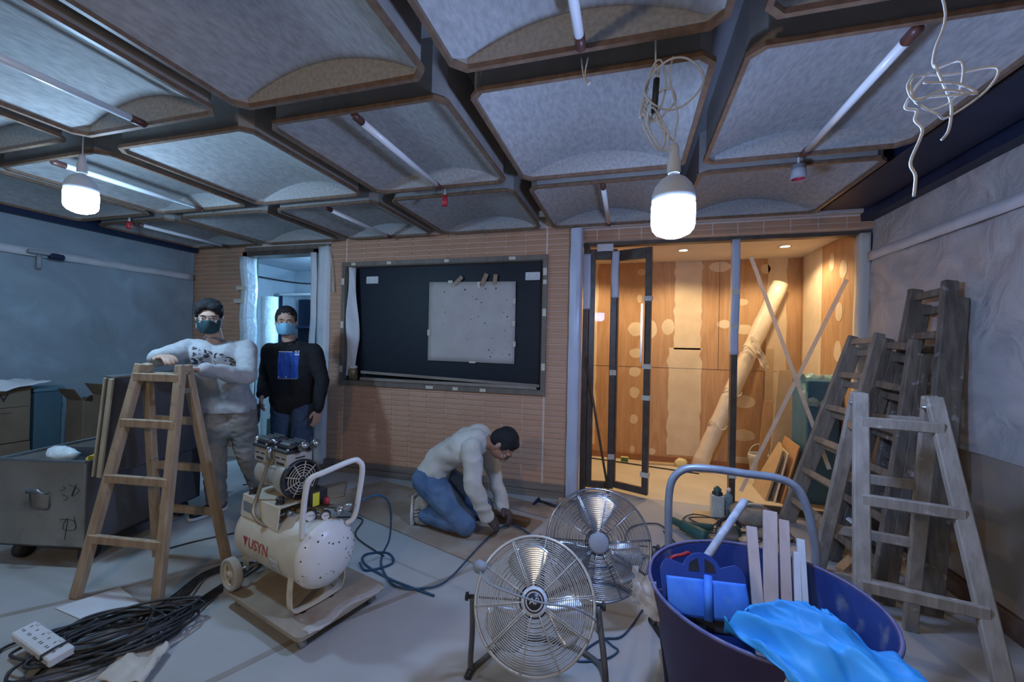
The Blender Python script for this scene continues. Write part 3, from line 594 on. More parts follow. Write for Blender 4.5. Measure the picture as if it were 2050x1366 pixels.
b = MB(); b.ball((1.36, 4.9-.05, .025), (.06, .05, .03), 12); b.v = [p+P(*[.02*noise.noise(p*25+P(i*9, 0, 0)) for i in range(3)]) for p in b.v]
tag(b.build('blue_rag', mat('rag', (.30, .52, .58), (.4, .62, .66), .8, sc=15), None), 'small pale blue rag on the inner room floor', 'rag')
# ------------------------------------------------------------------ plastic sheeting on the side walls
def sheet(name, m, x, y0, y1, z0, z1, amp, sd, label, sgn):
    def fn(u, v):
        y = y0+(y1-y0)*u; z = z0+(z1-z0)*v
        d = amp*(noise.noise(P(y*1.6+z*.8+sd, z*.5, sd))+.5*noise.noise(P(y*4+z*3, z*2, sd+4))+.25*noise.noise(P(y*11-z*5, z*6, sd)))
        edge = min(1, (1-v)*12)
        return P(x+sgn*(.035+max(-.025, d)*edge), y, z)
    return tag(MB().grid(fn, 90, 44).build(name, m, None), label, 'plastic sheet')
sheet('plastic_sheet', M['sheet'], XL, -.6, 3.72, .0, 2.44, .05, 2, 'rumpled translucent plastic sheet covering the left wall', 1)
sheet('plastic_sheet', M['sheet_r'], XR, -.6, 3.9, .86, 2.44, .04, 17, 'rumpled translucent plastic sheet covering the right wall above the plywood', -1)
def tapeband(x, y0, y1, z, h, lab, sgn):
    b = MB(); b.grid(lambda u, v: P(x+sgn*(.062+.004*noise.noise(P(u*30, v, 0))), y0+(y1-y0)*u, z+h*(v-.5)+.006*noise.noise(P(u*14, 0, 3))), 40, 1)
    tag(b.build('tape_band', M['sheet_tape'], None, solid=.002), lab, 'tape')
tapeband(XR, 1.4, 3.9, 2.16, .075, 'long grey tape band running along the sheet on the right wall', -1)
tapeband(XL, .2, 3.7, 2.12, .07, 'long grey tape band running along the sheet on the left wall', 1)
t = thing('wall_bracket', (-5.0, 2.35, 2.05), 'dark camera like bracket sticking out under the left sheet', 'bracket')
MB().box((-5.03, 2.35, 2.12), (.05, .20, .035), Matrix.Identity(4)).build('arm', M['grey_pl'], t, bevel=.008); MB().box((-5.02, 2.43, 2.10), (.06, .10, .05)).build('head', M['steel_dark'], t, bevel=.012); MB().tube([(-5.05, 2.33, 2.1), (-5.05, 2.33, 1.98)], .018, 8).build('stem', M['grey_pl'], t)
# plywood dado on the right
for y0, y1 in ((-.6, 1.2), (1.205, 2.52), (2.525, 3.9)):
    struct(MB().bb(XR-.022, XR-.002, y0, y1, .12, .86-.0).build('trim_dado_panel', mat('dado', (.24, .20, .165), (.30, .255, .21), .7, sc=3, bump=.2, bs=6), loc=(XR, (y0+y1)/2, .4), bevel=.003))
struct(MB().bb(XR-.04, XR-.002, -.6, 3.9, 0, .115).build('baseboard_right', mat('dark_base', (.10, .065, .05), (.15, .10, .08), .6, sc=6), loc=(XR, 1.5, 0), bevel=.003))
# ------------------------------------------------------------------ ladders
def wood(name, a, b, c3=(.5, .48, .45), amt=.62, sc=2): return mat(name, a, b, .72, sc=14, st=(2, 2, .35), det=6, c3=c3, sc3=sc*9, amt3=amt, bump=.25, bs=40)
M['wood_y'] = wood('ladder_wood', (.34, .245, .155), (.46, .35, .235), (.24, .20, .15), .62)
M['wood_g'] = wood('grey_wood', (.24, .21, .17), (.34, .30, .25), (.46, .45, .42), .66)
M['wood_d'] = wood('dark_wood', (.10, .082, .065), (.19, .16, .125), (.40, .39, .37), .64)
M['metal'] = mat('zinc', (.45, .46, .47), (.35, .36, .37), .35, metal=.9, sc=10)
def aladder(loc, label, c, yaw, wt, wb, s, h, m, zs_f, zs_r, tw=.052, td=.034, group=None, tie=False):
    """free standing A frame ladder of two hinged frames"""
    t = thing('step_ladder', (c[0], c[1], 0), label, 'ladder', group)
    ax = P(math.cos(yaw), math.sin(yaw), 0); n = P(-math.sin(yaw), math.cos(yaw), 0); C0 = P(c[0], c[1], 0); z = P(0, 0, 1)
    off = .018
    for sg, zs in ((-1, zs_f), (1, zs_r)):
        L = []
        for q in (-1, 1):
            top = C0+ax*q*wt/2+n*sg*off+z*h; bot = C0+ax*q*wb/2+n*sg*s/2
            L.append((bot, top)); MB().beam(bot, top+(top-bot).normalized()*.015, tw, td, ax).build('stile', m, t, bevel=.005)
        for zz in zs:
            f = zz/h; a = L[0][0].lerp(L[0][1], f); b = L[1][0].lerp(L[1][1], f); d = (b-a).normalized()
            out = n*sg*.012
            MB().beam(a-d*.005+out, b+d*.005+out, .045, .026, z).build('rung', m, t, bevel=.004)
    for q in (-1, 1):
        pz = C0+ax*q*(wt/2+.03)+z*(h-.13)
        MB().beam(pz-n*.045, pz+n*.045, .006, .03, ax).build('hinge', M['metal'], t)
        MB().tube([C0+ax*q*(wt/2-.035)+n*.0+z*(h-.03), C0+ax*q*(wt/2+.035)+z*(h-.03)], .008, 8).build('bolt', M['metal'], t)
    return t
aladder(None, 'light brown wooden step ladder standing open at the left beside the metal chest', (-2.585, 1.723), .14, .266, .496, .439, 1.223, M['wood_y'], (.30, .61, .91, 1.165), (.33, .61, .90, 1.165), .05, .04)
aladder(None, 'grey paint splashed step ladder standing open behind the blue tub at the right', (1.106, 2.146), -.188, .24, .411, .911, 1.203, M['wood_g'], (.17, .50, .80, 1.10), (.22, .50, .80, 1.10), .055, .035)
def folded(label, fa, fb, ta, tb, m, nr, group, tw=.062, td=.036):
    """folded ladder leaning on the wall: two frames side by side. fa/fb feet, ta/tb tops"""
    fa, fb, ta, tb = map(V, (fa, fb, ta, tb))
    t = thing('folded_ladder', tuple((fa+fb)/2), label, 'ladder', group)
    w_ = (fb-fa).normalized(); up = ((ta+tb)/2-(fa+fb)/2).normalized(); nn = up.cross(w_).normalized()
    if nn.x < 0: nn = -nn
    for k in (0, 1):
        o = nn*(.058*k); sh = 1-.05*k
        A = (fa+o, fa+o+(ta-fa)*sh); B = (fb+o, fb+o+(tb-fb)*sh)
        for p in (A, B): MB().beam(p[0], p[1], tw, td, nn).build('stile', m, t, bevel=.006)
        for i in range(nr):
            f = .12+.85*i/(nr-1)
            MB().beam(A[0].lerp(A[1], f), B[0].lerp(B[1], f), .045, .024, up).build('rung', m, t, bevel=.004)
    return t
folded('folded grey wooden ladder nearest the glass front in the leaning stack', (1.24, 3.84, .018), (1.30, 3.32, .018), (1.66, 3.74, 1.52), (1.66, 3.40, 1.53), M['wood_g'], 6, 'folded ladders leaning on the right wall')
folded('folded dark wooden ladder in the middle of the leaning stack', (1.29, 3.22, .018), (1.35, 2.76, .018), (1.62, 3.22, 1.49), (1.62, 2.96, 1.48), M['wood_d'], 6, 'folded ladders leaning on the right wall')
folded('tallest folded dark ladder leaning highest against the right wall', (1.50, 3.22, .018), (1.53, 2.72, .018), (1.772, 3.24, 1.81), (1.772, 2.95, 1.82), M['wood_d'], 7, 'folded ladders leaning on the right wall', .07, .04)
tag(MB().beam((1.36, 3.10, .34), (1.53, 2.86, .22), .03, .012).build('broken_slat', M['paper_w'], None), 'thin white splintered slat wedged between the leaning ladders', 'wood strip')
# ------------------------------------------------------------------ metal chest
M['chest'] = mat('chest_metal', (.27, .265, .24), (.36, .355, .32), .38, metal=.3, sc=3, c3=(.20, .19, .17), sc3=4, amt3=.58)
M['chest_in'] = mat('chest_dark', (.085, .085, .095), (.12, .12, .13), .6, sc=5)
M['cream_edge'] = mat('cream_edge', (.46, .41, .30), (.54, .48, .36), .6, sc=8)
t = thing('site_chest', (-3.5, 2.0, 0), 'large dented metal site chest on castors with its lid standing open', 'chest')
U = P(.974, .225, 0); W_ = P(-.225, .974, 0); O = P(-3.11, 1.66, 0)      # U to the right, W_ away
CMx = Matrix((U, W_, P(0, 0, 1))).transposed().to_4x4(); CMx.translation = O
def cb(name, x0, x1, y0, y1, z0, z1, m, bev=.002): return MB().box(((x0+x1)/2, (y0+y1)/2, (z0+z1)/2), (abs(x1-x0), abs(y1-y0), abs(z1-z0)), CMx).build(name, m, t, bevel=bev)
zb, zt, wd, ln = .12, .64, .57, .86
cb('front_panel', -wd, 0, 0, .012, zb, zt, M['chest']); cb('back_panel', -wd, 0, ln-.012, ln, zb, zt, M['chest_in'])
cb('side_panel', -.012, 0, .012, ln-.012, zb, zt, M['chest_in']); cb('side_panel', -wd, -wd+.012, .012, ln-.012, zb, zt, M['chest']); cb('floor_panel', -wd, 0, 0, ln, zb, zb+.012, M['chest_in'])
cb('rim', -wd-.008, .0, -.008, .014, zt-.012, zt+.004, M['metal'])
cb('rim', -wd-.008, -wd+.014, .014, ln, zt-.012, zt+.004, M['metal'])
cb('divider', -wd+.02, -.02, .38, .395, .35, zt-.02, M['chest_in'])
# lid standing on the long right side, seen edge on
lid = lambda *a, **k: None
LB = CMx @ Matrix.Translation((.012, .03, zt-.10)) @ Matrix.Rotation(.10, 4, 'Y')
def lb(name, c, d, m, par=t, bev=.002): return MB().box(c, d, LB).build(name, m, par, bevel=bev)
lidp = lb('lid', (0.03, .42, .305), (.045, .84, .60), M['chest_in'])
lb('lid_edge', (.052, -.006, .305), (.028, .014, .60), M['cream_edge'], lidp); lb('lid_edge', (.012, -.006, .305), (.012, .014, .60), M['cream_edge'], lidp)
lb('lid_edge', (.03, .42, .612), (.06, .84, .014), M['metal'], lidp)
H = lambda x, z, y=-.012: CMx @ P(x, y, z)
hb = MB(); hb.tube(spline([H(-.335, .45), H(-.33, .455, -.035), H(-.31, .475, -.045), H(-.25, .475, -.045), H(-.225, .455, -.035), H(-.22, .45)], 5), .007, 8); hb.build('handle', M['metal'], t)
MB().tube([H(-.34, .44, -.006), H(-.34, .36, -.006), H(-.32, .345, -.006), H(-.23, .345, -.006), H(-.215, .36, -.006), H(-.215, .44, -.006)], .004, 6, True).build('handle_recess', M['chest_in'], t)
sb = MB()
for st in ([(-.10, .50), (-.03, .47), (-.08, .43), (-.05, .505), (-.075, .43)], [(-.14, .49), (-.12, .475), (-.15, .46)], [(-.14, .44), (-.10, .42), (-.13, .40)], [(-.15, .29), (-.06, .285), (-.055, .23), (-.13, .235), (-.10, .30), (-.115, .17)], [(-.06, .31), (-.045, .24), (-.08, .225)]):
    sb.tube(spline([H(x, z, -.001) for x, z in st], 3), .0018, 5)
sb.build('marker_scrawl', M['cable_k'], t)
for x, y in ((-.07, .10), (-.50, .10), (-.07, .76), (-.50, .76)):
    cc = CMx @ P(x, y, .055)
    a = MB().tube([cc-U*.018, cc+U*.018], .055, 18).build('caster', M['cable_k'], t)
    MB().box((x, y, .114), (.07, .07, .01), CMx).build('caster_plate', M['metal'], a)
b = MB(); b.ball(CMx @ P(-.36, .18, .62), (.10, .07, .05), 16); b.v = [p+P(*[.03*noise.noise(p*18+P(i*9, 0, 0)) for i in range(3)]) for p in b.v]
tag(b.build('plastic_bag', film('bag_film', (.85, .93, .95), .85, .2), None), 'crumpled clear plastic bag lying in the open chest', 'bag')
b = MB()
for k in range(5): b.tube([CMx @ P(-.115+.04*math.cos(q)+.004*k, .16+.04*math.sin(q), .605+.006*k+.01*math.sin(q*2+k)) for q in [2*math.pi*i/16 for i in range(16)]], .006, 6, True)
tag(b.build('cord_coil', mat('yellow', (.62, .45, .05), rough=.5), None), 'small coil of yellow and black cord in the open chest', 'cord')
b = MB(); b.box((-.30, .20, .50), (.46, .32, .14), CMx); tag(b.build('tool_roll', M['cable_k'], None, bevel=.02), 'dark tool bag filling the front of the open chest', 'tool bag')

# ------------------------------------------------------------------ cardboard boxes behind the chest
M['card'] = mat('cardboard', (.17, .13, .09), (.21, .165, .115), .85, sc=6)
def carton(label, x0, x1, y0, y1, z0, z1, flaps=False, rz=0):
    c = P((x0+x1)/2, (y0+y1)/2, z0); t = thing('carton', tuple(c), label, 'box', 'cartons by the left wall')
    MB().bb(x0, x1, y0, y1, z0, z1).build('body', M['card'], t, bevel=.004)
    if flaps:
        MB().beam((c.x, y0, z1), (c.x, y0-.06, z1+.10), x1-x0-.01, .005, (1, 0, 0)).build('flap', M['card'], t)
        MB().beam((x1, c.y, z1), (x1+.08, c.y, z1+.05), y1-y0-.01, .005, (0, 1, 0)).build('flap', M['card'], t)
        MB().bb(x0+.01, x1-.01, y0+.01, y1-.01, z1-.0005, z1+.0015).build('shade_plate', M['cable_k'], t)  # black plate on the solid top stands in for the shaded inside
    else: MB().bb(x0+.002, x1-.002, c.y-.03, c.y+.03, z1, z1+.002).build('tape_strip', M['tape_brown'], t)
    return t
tb = carton('wide brown carton with black lettering at the left edge, upper of two', -5.08, -4.84, 1.68, 2.21, .50, .965)
text('ZJ-DW', .10, 'lettering', M['cable_k'], tb, Matrix(((0, 0, 1, -4.837), (1, 0, 0, 1.93), (0, 1, 0, .87), (0, 0, 0, 1))), .0008)
MB().bb(-4.839, -4.837, 1.69, 2.20, .79, .793).bb(-4.839, -4.837, 1.8, 2.1, .745, .748).build('printed_lines', M['cable_k'], tb)
carton('brown carton under the lettered one at the left edge', -5.08, -4.83, 1.67, 2.21, .0, .495)
t = thing('plastic_bin', (-4.965, 2.33, 0), 'tall dark teal bin between the cartons by the left wall', 'bin')
MB().box((-4.965, 2.33, .45), (.21, .17, .90), taper=1.08).build('body', mat('teal', (.05, .11, .15), (.07, .14, .18), .5), t, bevel=.01); MB().box((-4.965, 2.33, .915), (.24, .20, .035)).build('rim', mat('teal_l', (.10, .2, .26), rough=.5), t, bevel=.006)
carton('small open carton in front of the bin and the chest', -4.85, -4.62, 2.44, 2.70, .42, .82, True)
carton('taller dark open carton beside the open chest lid', -4.54, -4.31, 2.46, 2.76, .42, .88, True)
carton('low carton under the two open ones by the left wall', -4.86, -4.28, 2.43, 2.80, .0, .42)
b = MB(); b.grid(lambda u, v: P(-5.05+.28*u, 2.0+.3*v, .975+.05*math.sin(u*4)*(1-v)+.02*v+.03*noise.noise(P(u*4, v*4, 0))), 10, 8)
tag(b.build('paper_sheet', M['paper_w'], None, solid=.002), 'loose white sheet lying on the lettered carton', 'paper')

# ------------------------------------------------------------------ platform dolly and air compressor
M['plyd'] = mat('dirty_ply', (.28, .235, .175), (.38, .32, .245), .8, sc=6, det=6, c3=(.20, .10, .07), sc3=3, amt3=.60, bump=.2, bs=25)
t = thing('platform_dolly', (-1.57, 1.82, 0), 'low plywood platform dolly under the air compressor', 'dolly')
EX = P(.965, -.262, 0); EY = P(.262, .965, 0); D0 = P(-1.625, 1.80, 0)
DM = Matrix((EX, EY, P(0, 0, 1))).transposed().to_4x4(); DM.translation = D0
rc = []; hx, hy, cr = .345, .245, .03
for cx_, cy_, a0 in ((hx-cr, hy-cr, 0), (-hx+cr, hy-cr, 1), (-hx+cr, -hy+cr, 2), (hx-cr, -hy+cr, 3)):
    for k in range(4): a = (a0+k/3)*math.pi/2; rc.append((cx_+cr*math.cos(a), cy_+cr*math.sin(a)))
MB().prism(rc, .022, DM, .070).build('deck', M['plyd'], t, bevel=.002)
for x, y in ((-.27, -.19), (.28, -.19), (.28, .19), (-.27, .19)):
    a = MB().tube([DM @ P(x, y-.011, .026), DM @ P(x, y+.011, .026)], .026, 16).build('caster', M['grey_pl'], t)
    MB().box((x, y, .061), (.035, .03, .018), DM).build('fork', M['metal'], a)
b = MB(); b.grid(lambda u, v: DM @ P(.30+.05*math.sin(v*9)*.3+.05*u, -.20+.42*v, .094+.012*abs(noise.noise(P(u*4, v*9, 2)))-.02*max(0, u-.8)), 6, 18)
tag(b.build('plastic_film', film('dolly_film', (.8, .78, .74), .45, .15), None), 'crinkled clear film stuck along the right edge of the dolly', 'plastic film')

M['cream'] = mat('cream_paint', (.56, .50, .38), (.68, .62, .50), .38, sc=5, det=6, c3=(.42, .34, .20), sc3=5, amt3=.58)
M['cream_w'] = mat('white_paint', (.70, .69, .65), (.76, .75, .72), .32, sc=5, det=6, c3=(.58, .52, .42), sc3=7, amt3=.64)
M['motor'] = mat('motor_grey', (.42, .39, .33), (.52, .49, .43), .45, metal=.3, sc=7)
M['blackpl'] = mat('black_plastic', (.025, .025, .028), (.04, .04, .042), .35, sc=9)
M['brass'] = mat('brass', (.45, .33, .15), rough=.35, metal=1)
t = thing('air_compressor', (-1.66, 1.755, .092), 'cream portable air compressor with white loop handle on the plywood dolly', 'compressor')
KM = Matrix((EX, EY, P(0, 0, 1))).transposed().to_4x4(); KM.translation = P(-1.665, 1.757, .358); KM = KM @ Matrix.Scale(1.05, 4)
K = lambda x, y, z: KM @ P(x, y, z)
XA = Matrix(((0, 0, 1, 0), (1, 0, 0, 0), (0, 1, 0, 0), (0, 0, 0, 1)))     # lathe z -> local x
R_ = .150
dome = lambda s, n=8: [(R_*math.cos(q), s*(.25+.085*math.sin(q))) for q in [math.pi/2*k/n for k in range(n+1)]]
MB().lathe([(R_, -.25), (R_, .25)], KM @ XA, 48).build('tank_shell', M['cream'], t)
MB().lathe(dome(1), KM @ XA, 48).build('tank_dome', M['cream_w'], t); MB().lathe(dome(-1), KM @ XA, 48).build('tank_dome', M['cream'], t)
for x in (-.25, .25): MB().lathe([(R_-.001, x-.005), (R_+.002, x-.003), (R_+.002, x+.003), (R_-.001, x+.005)], KM @ XA, 48).build('weld_bead', M['cream'], t)
# saddle, motor
b = MB(); prof = [(-.115, .205), (.115, .205), (.125, .10), (.118, .10), (.108, .195), (-.108, .195), (-.118, .10), (-.125, .10)]
b.prism([(y, z) for y, z in prof], .33, KM @ Matrix(((0, 0, 1, -.26), (1, 0, 0, 0), (0, 1, 0, 0), (0, 0, 0, 1)))); b.build('saddle', M['cream'], t, bevel=.003)
MB().box((-.20, -.1215, .15), (.075, .002, .05), KM).build('rating_plate', M['metal'], t)
for x in (-.22, .02):
    for y in (-.085, .085): MB().lathe([(0, .235), (.016, .235), (.02, .228), (.016, .215), (.022, .205)], KM @ Matrix.Translation((x, y, 0)), 12).build('rubber_mount', M['blackpl'], t)
mz = .305
MM = KM @ Matrix.Translation((-.09, 0, mz)) @ XA
MB().lathe([(0, -.16), (.05, -.16), (.075, -.15), (.078, -.10), (.070, -.09), (.070, .03), (.088, .045), (.092, .09), (.092, .125)], MM, 32).build('motor_body', M['motor'], t)
for k in range(10): 
    a = k*math.pi*2/10; MB().box((-.12, .071*math.cos(a), mz+.071*math.sin(a)), (.11, .006, .006), KM).build('motor_rib', M['motor'], t) if k % 2 == 0 else None
g = MB().lathe([(.095, .12), (.097, .145), (.088, .150), (.082, .145), (.082, .13), (0, .13)], MM, 32).build('fan_shroud', M['blackpl'], t)
b = MB()
for r_ in (.018, .032, .045, .058, .071): b.lathe([(r_-.002, .147), (r_, .151), (r_+.002, .147), (r_, .145), (r_-.002, .147)], MM, 28)
for k in range(9): a = k*2*math.pi/9; b.beam(MM @ P(.015*math.cos(a), .015*math.sin(a), .150), MM @ P(.088*math.cos(a), .088*math.sin(a), .150), .004, .003, MM.to_3x3() @ P(-math.sin(a), math.cos(a), 0))
b.build('grille', mat('grille', (.55, .50, .40), rough=.5), g); MB().lathe([(0, .153), (.012, .152), (.013, .146)], MM, 14).build('hub', M['blackpl'], g)
for x in (-.205, -.02):
    MB().box((x, 0, mz+.095), (.115, .13, .075), KM).build('cylinder_block', M['motor'], t, bevel=.006)
    b = MB()
    for sx in (-.025, .025): b.box((x+sx, -.066, mz+.105), (.032, .003, .006), KM)
    b.box((x+.058, .0, mz+.105), (.003, .05, .006), KM); b.box((x, -.066, mz+.078), (.06, .003, .012), KM); b.build('vent_slots', M['blackpl'], t)
    h = MB().box((x, 0, mz+.140), (.13, .145, .016), KM).build('cylinder_head', M['blackpl'], t, bevel=.004)
    MB().box((x, 0, mz+.162), (.115, .115, .030), KM, taper=.82).build('head_cover', M['blackpl'], h, bevel=.01)
    b = MB()
    for sx in (-.052, .052):
        for sy in (-.06, .06): b.lathe([(0, mz+.156), (.007, mz+.155), (.007, mz+.148)], KM @ Matrix.Translation((x+sx, sy, 0)), 6)
    for sy in (-.03, 0, .03): b.box((x, sy, mz+.178), (.09, .005, .008), KM)
    b.build('head_bolts', M['metal'], h)
MB().tube(spline([K(-.14, -.05, mz+.165), K(-.11, -.05, mz+.175), K(-.085, -.05, mz+.165)], 4), .010, 10).build('link_pipe', M['metal'], t)
for x, y in ((.058, .05), (.06, -.01)): MB().lathe([(0, 0), (.018, .002), (.020, .012), (.014, .03), (.018, .034), (.018, .044), (0, .046)], KM @ Matrix.Translation((x, y, mz+.152)) @ Matrix.Rotation(.9, 4, 'Y'), 14).build('air_filter', M['metal'], t)
MB().lathe([(0, 0), (.02, .002), (.024, .014), (.017, .034), (0, .038)], KM @ Matrix.Translation((-.27, -.03, mz+.152)) @ Matrix.Rotation(-1.57, 4, 'Y'), 14).build('air_filter', M['metal'], t)
MB().tube(spline([K(-.10, -.075, mz+.12), K(-.10, -.085, mz+.06), K(-.115, -.12, .22), K(-.10, -.145, .15), K(-.03, -.12, .10), K(.03, -.08, .135)], 7), .0095, 10).build('delivery_pipe', mat('pipe_dull', (.34, .30, .22), rough=.4, metal=.6), t)
MB().tube([K(-.10, -.075, mz+.09), K(-.10, -.075, mz+.15)], .015, 6).build('pipe_nut', M['metal'], t)
MB().lathe([(0, .17), (.012, .17), (.012, .155), (.017, .155), (.017, .135), (.010, .135), (.010, .120)], KM @ Matrix.Translation((.03, -.03, 0)), 6).build('check_valve', M['brass'], t)
MB().tube([K(.045, -.06, .155), K(.09, -.075, .17)], .014, 8).build('elbow', M['metal'], t)
# pressure switch, gauges
MB().box((.115, .03, .225), (.085, .09, .075), KM).build('pressure_switch', M['blackpl'], t, bevel=.006)
MB().box((.1585, .01, .225), (.002, .034, .062), KM).build('warning_label', mat('yellow_label', (.75, .68, .06), rough=.5), t)
MB().tube([K(.115, .03, .19), K(.115, .03, .13)], .011, 10).build('manifold', M['brass'], t)
MB().tube([K(.15, .04, .185), K(.33, .07, .20)], .011, 10).build('air_outlet', M['metal'], t)
for x, y, r_ in ((.18, -.03, .027), (.235, .01, .022)):
    GM = KM @ frame((x, y, .165), (.75, -.62, .1), (0, 1, 0))
    g = MB().lathe([(0, -.02), (r_, -.02), (r_, .008), (r_-.003, .010), (r_-.004, .006), (0, .006)], GM, 22).build('pressure_gauge', M['blackpl'], t)
    MB().lathe([(r_-.004, .0065), (0, .007)], GM, 22).build('dial', M['white_pl'], g); MB().box((.004, .002, .008), (r_, .0015, .001), GM).build('needle', M['cable_k'], g)
MB().lathe([(0, .0), (.013, 0), (.015, .01), (.013, .03), (0, .032)], KM @ Matrix.Translation((.19, .045, .20)), 14).build('regulator_knob', M['red'], t)
MB().lathe([(0, .0), (.012, 0), (.013, .008), (.009, .05), (0, .052)], KM @ Matrix.Translation((.30, .065, .20)) @ Matrix.Rotation(1.1, 4, 'Y'), 14).build('coupling', M['metal'], t)
MB().lathe([(0, .0), (.013, 0), (.013, .035), (0, .036)], KM @ Matrix.Translation((.26, .05, .19)) @ Matrix.Rotation(1.9, 4, 'Y'), 14).build('coupling', M['metal'], t)
# loop handle
MB().tube(spline([K(.235, -.105, .10), K(.245, -.11, .20), K(.262, -.108, .33), K(.275, -.095, .375), K(.30, -.05, .395), K(.335, .07, .425), K(.345, .105, .415), K(.35, .12, .375), K(.33, .12, .25), K(.305, .115, .14), K(.28, .09, .11)], 7), .0135, 12).build('loop_handle', M['cream_w'], t)
# wheels, foot
for y in (-.165, .165):
    WM = KM @ Matrix.Translation((-.245, y, -.175)) @ Matrix.Rotation(math.pi/2, 4, 'X')
    a = MB().lathe([(.062, -.018), (.076, -.018), (.078, -.012), (.078, .012), (.076, .018), (.062, .018), (.060, 0), (.062, -.018)], WM, 32).build('wheel', mat('wheel_tyre', (.40, .38, .32), (.48, .46, .40), .7, sc=9), t)
    b = MB().lathe([(0, -.014), (.018, -.016), (.02, 0), (.018, .016), (0, .014)], WM, 16); b.lathe([(.052, -.008), (.063, -.010), (.063, .010), (.052, .008), (.052, -.008)], WM, 28)
    for k in range(6): q = k*math.pi/3; b.beam(WM @ P(.014*math.cos(q), .014*math.sin(q), 0), WM @ P(.056*math.cos(q), .056*math.sin(q), 0), .012, .012, WM.to_3x3() @ P(0, 0, 1))
    b.build('wheel_spokes', M['cream'], a)
MB().tube([K(-.245, -.17, -.175), K(-.245, .17, -.175)], .009, 8).build('axle', M['metal'], t)
for y in (-.10, .10): MB().beam(K(-.245, y, -.10), K(-.245, y, -.18), .05, .004, EX).build('wheel_bracket', M['cream'], t)
b = MB(); pts = spline([K(.20, -.13, -.07), K(.20, -.135, -.17), K(.20, -.12, -.225), K(.20, -.06, -.238), K(.20, .06, -.238), K(.20, .12, -.225), K(.20, .135, -.17), K(.20, .13, -.07)], 6)
for p, q in zip(pts, pts[1:]): b.beam(p, q, .04, .005, EX)
b.build('foot_bracket', M['cream'], t)
for y in (-.07, .07): MB().lathe([(0, -.253), (.016, -.253), (.013, -.240)], KM @ Matrix.Translation((.20, y, 0)), 12).build('rubber_foot', M['blackpl'], t)
MB().lathe([(0, 0), (.01, .0), (.012, .012), (0, .02)], KM @ Matrix.Translation((.06, 0, -.17)), 10).build('drain_cock', M['brass'], t)
# red lettering wrapped on the tank: characters bent round the cylinder
def onTank(p, x0=-.13, a0=.02, off=.0015):
    a = a0+p.y/R_; r = R_+off+p.z
    return K(x0+p.x, -r*math.cos(a), r*math.sin(a))
redm = mat('red_print', (.36, .05, .045), rough=.5)
tri = MB(); ps = [(-.045, .024), (-.004, .024), (-.024, -.022)]; tri.add([onTank(P(x, y, 0)) for x, y in ps]+[onTank(P(x, y, .001)) for x, y in ps], [(0, 1, 2), (3, 4, 5), (0, 1, 4, 3), (1, 2, 5, 4), (2, 0, 3, 5)]); tri.build('red_emblem', redm, t)
text('USYN', .068, 'red_lettering', redm, t, None, .0006, 'LEFT', warp=lambda p: onTank(P(p.x+.002, p.y, p.z)))
b = MB(); b.grid(lambda u, v: onTank(P(.185+.075*u, -.075+.06*v, 0), off=.002), 4, 4); b.build('data_label', mat('label_grey', (.38, .37, .34), (.52, .51, .48), .6, sc=90), t, solid=.001)
b = MB(); rr = random.Random(5)
for k in range(40):
    a = rr.uniform(0, 6.28); q = rr.uniform(.1, 1.2); s = rr.uniform(.002, .0055); r0 = R_*math.cos(q)+.001
    c_ = KM @ XA @ P(r0*math.cos(a), r0*math.sin(a), .25+.085*math.sin(q)+.001); nn = (c_-K(.1, 0, 0)).normalized(); F_ = frame(c_, nn); b.lathe([(0, .0005), (s, 0), (s*.8, -.0005)], F_, 6)
stuff(b.build('paint_chips', M['blackpl'], t))

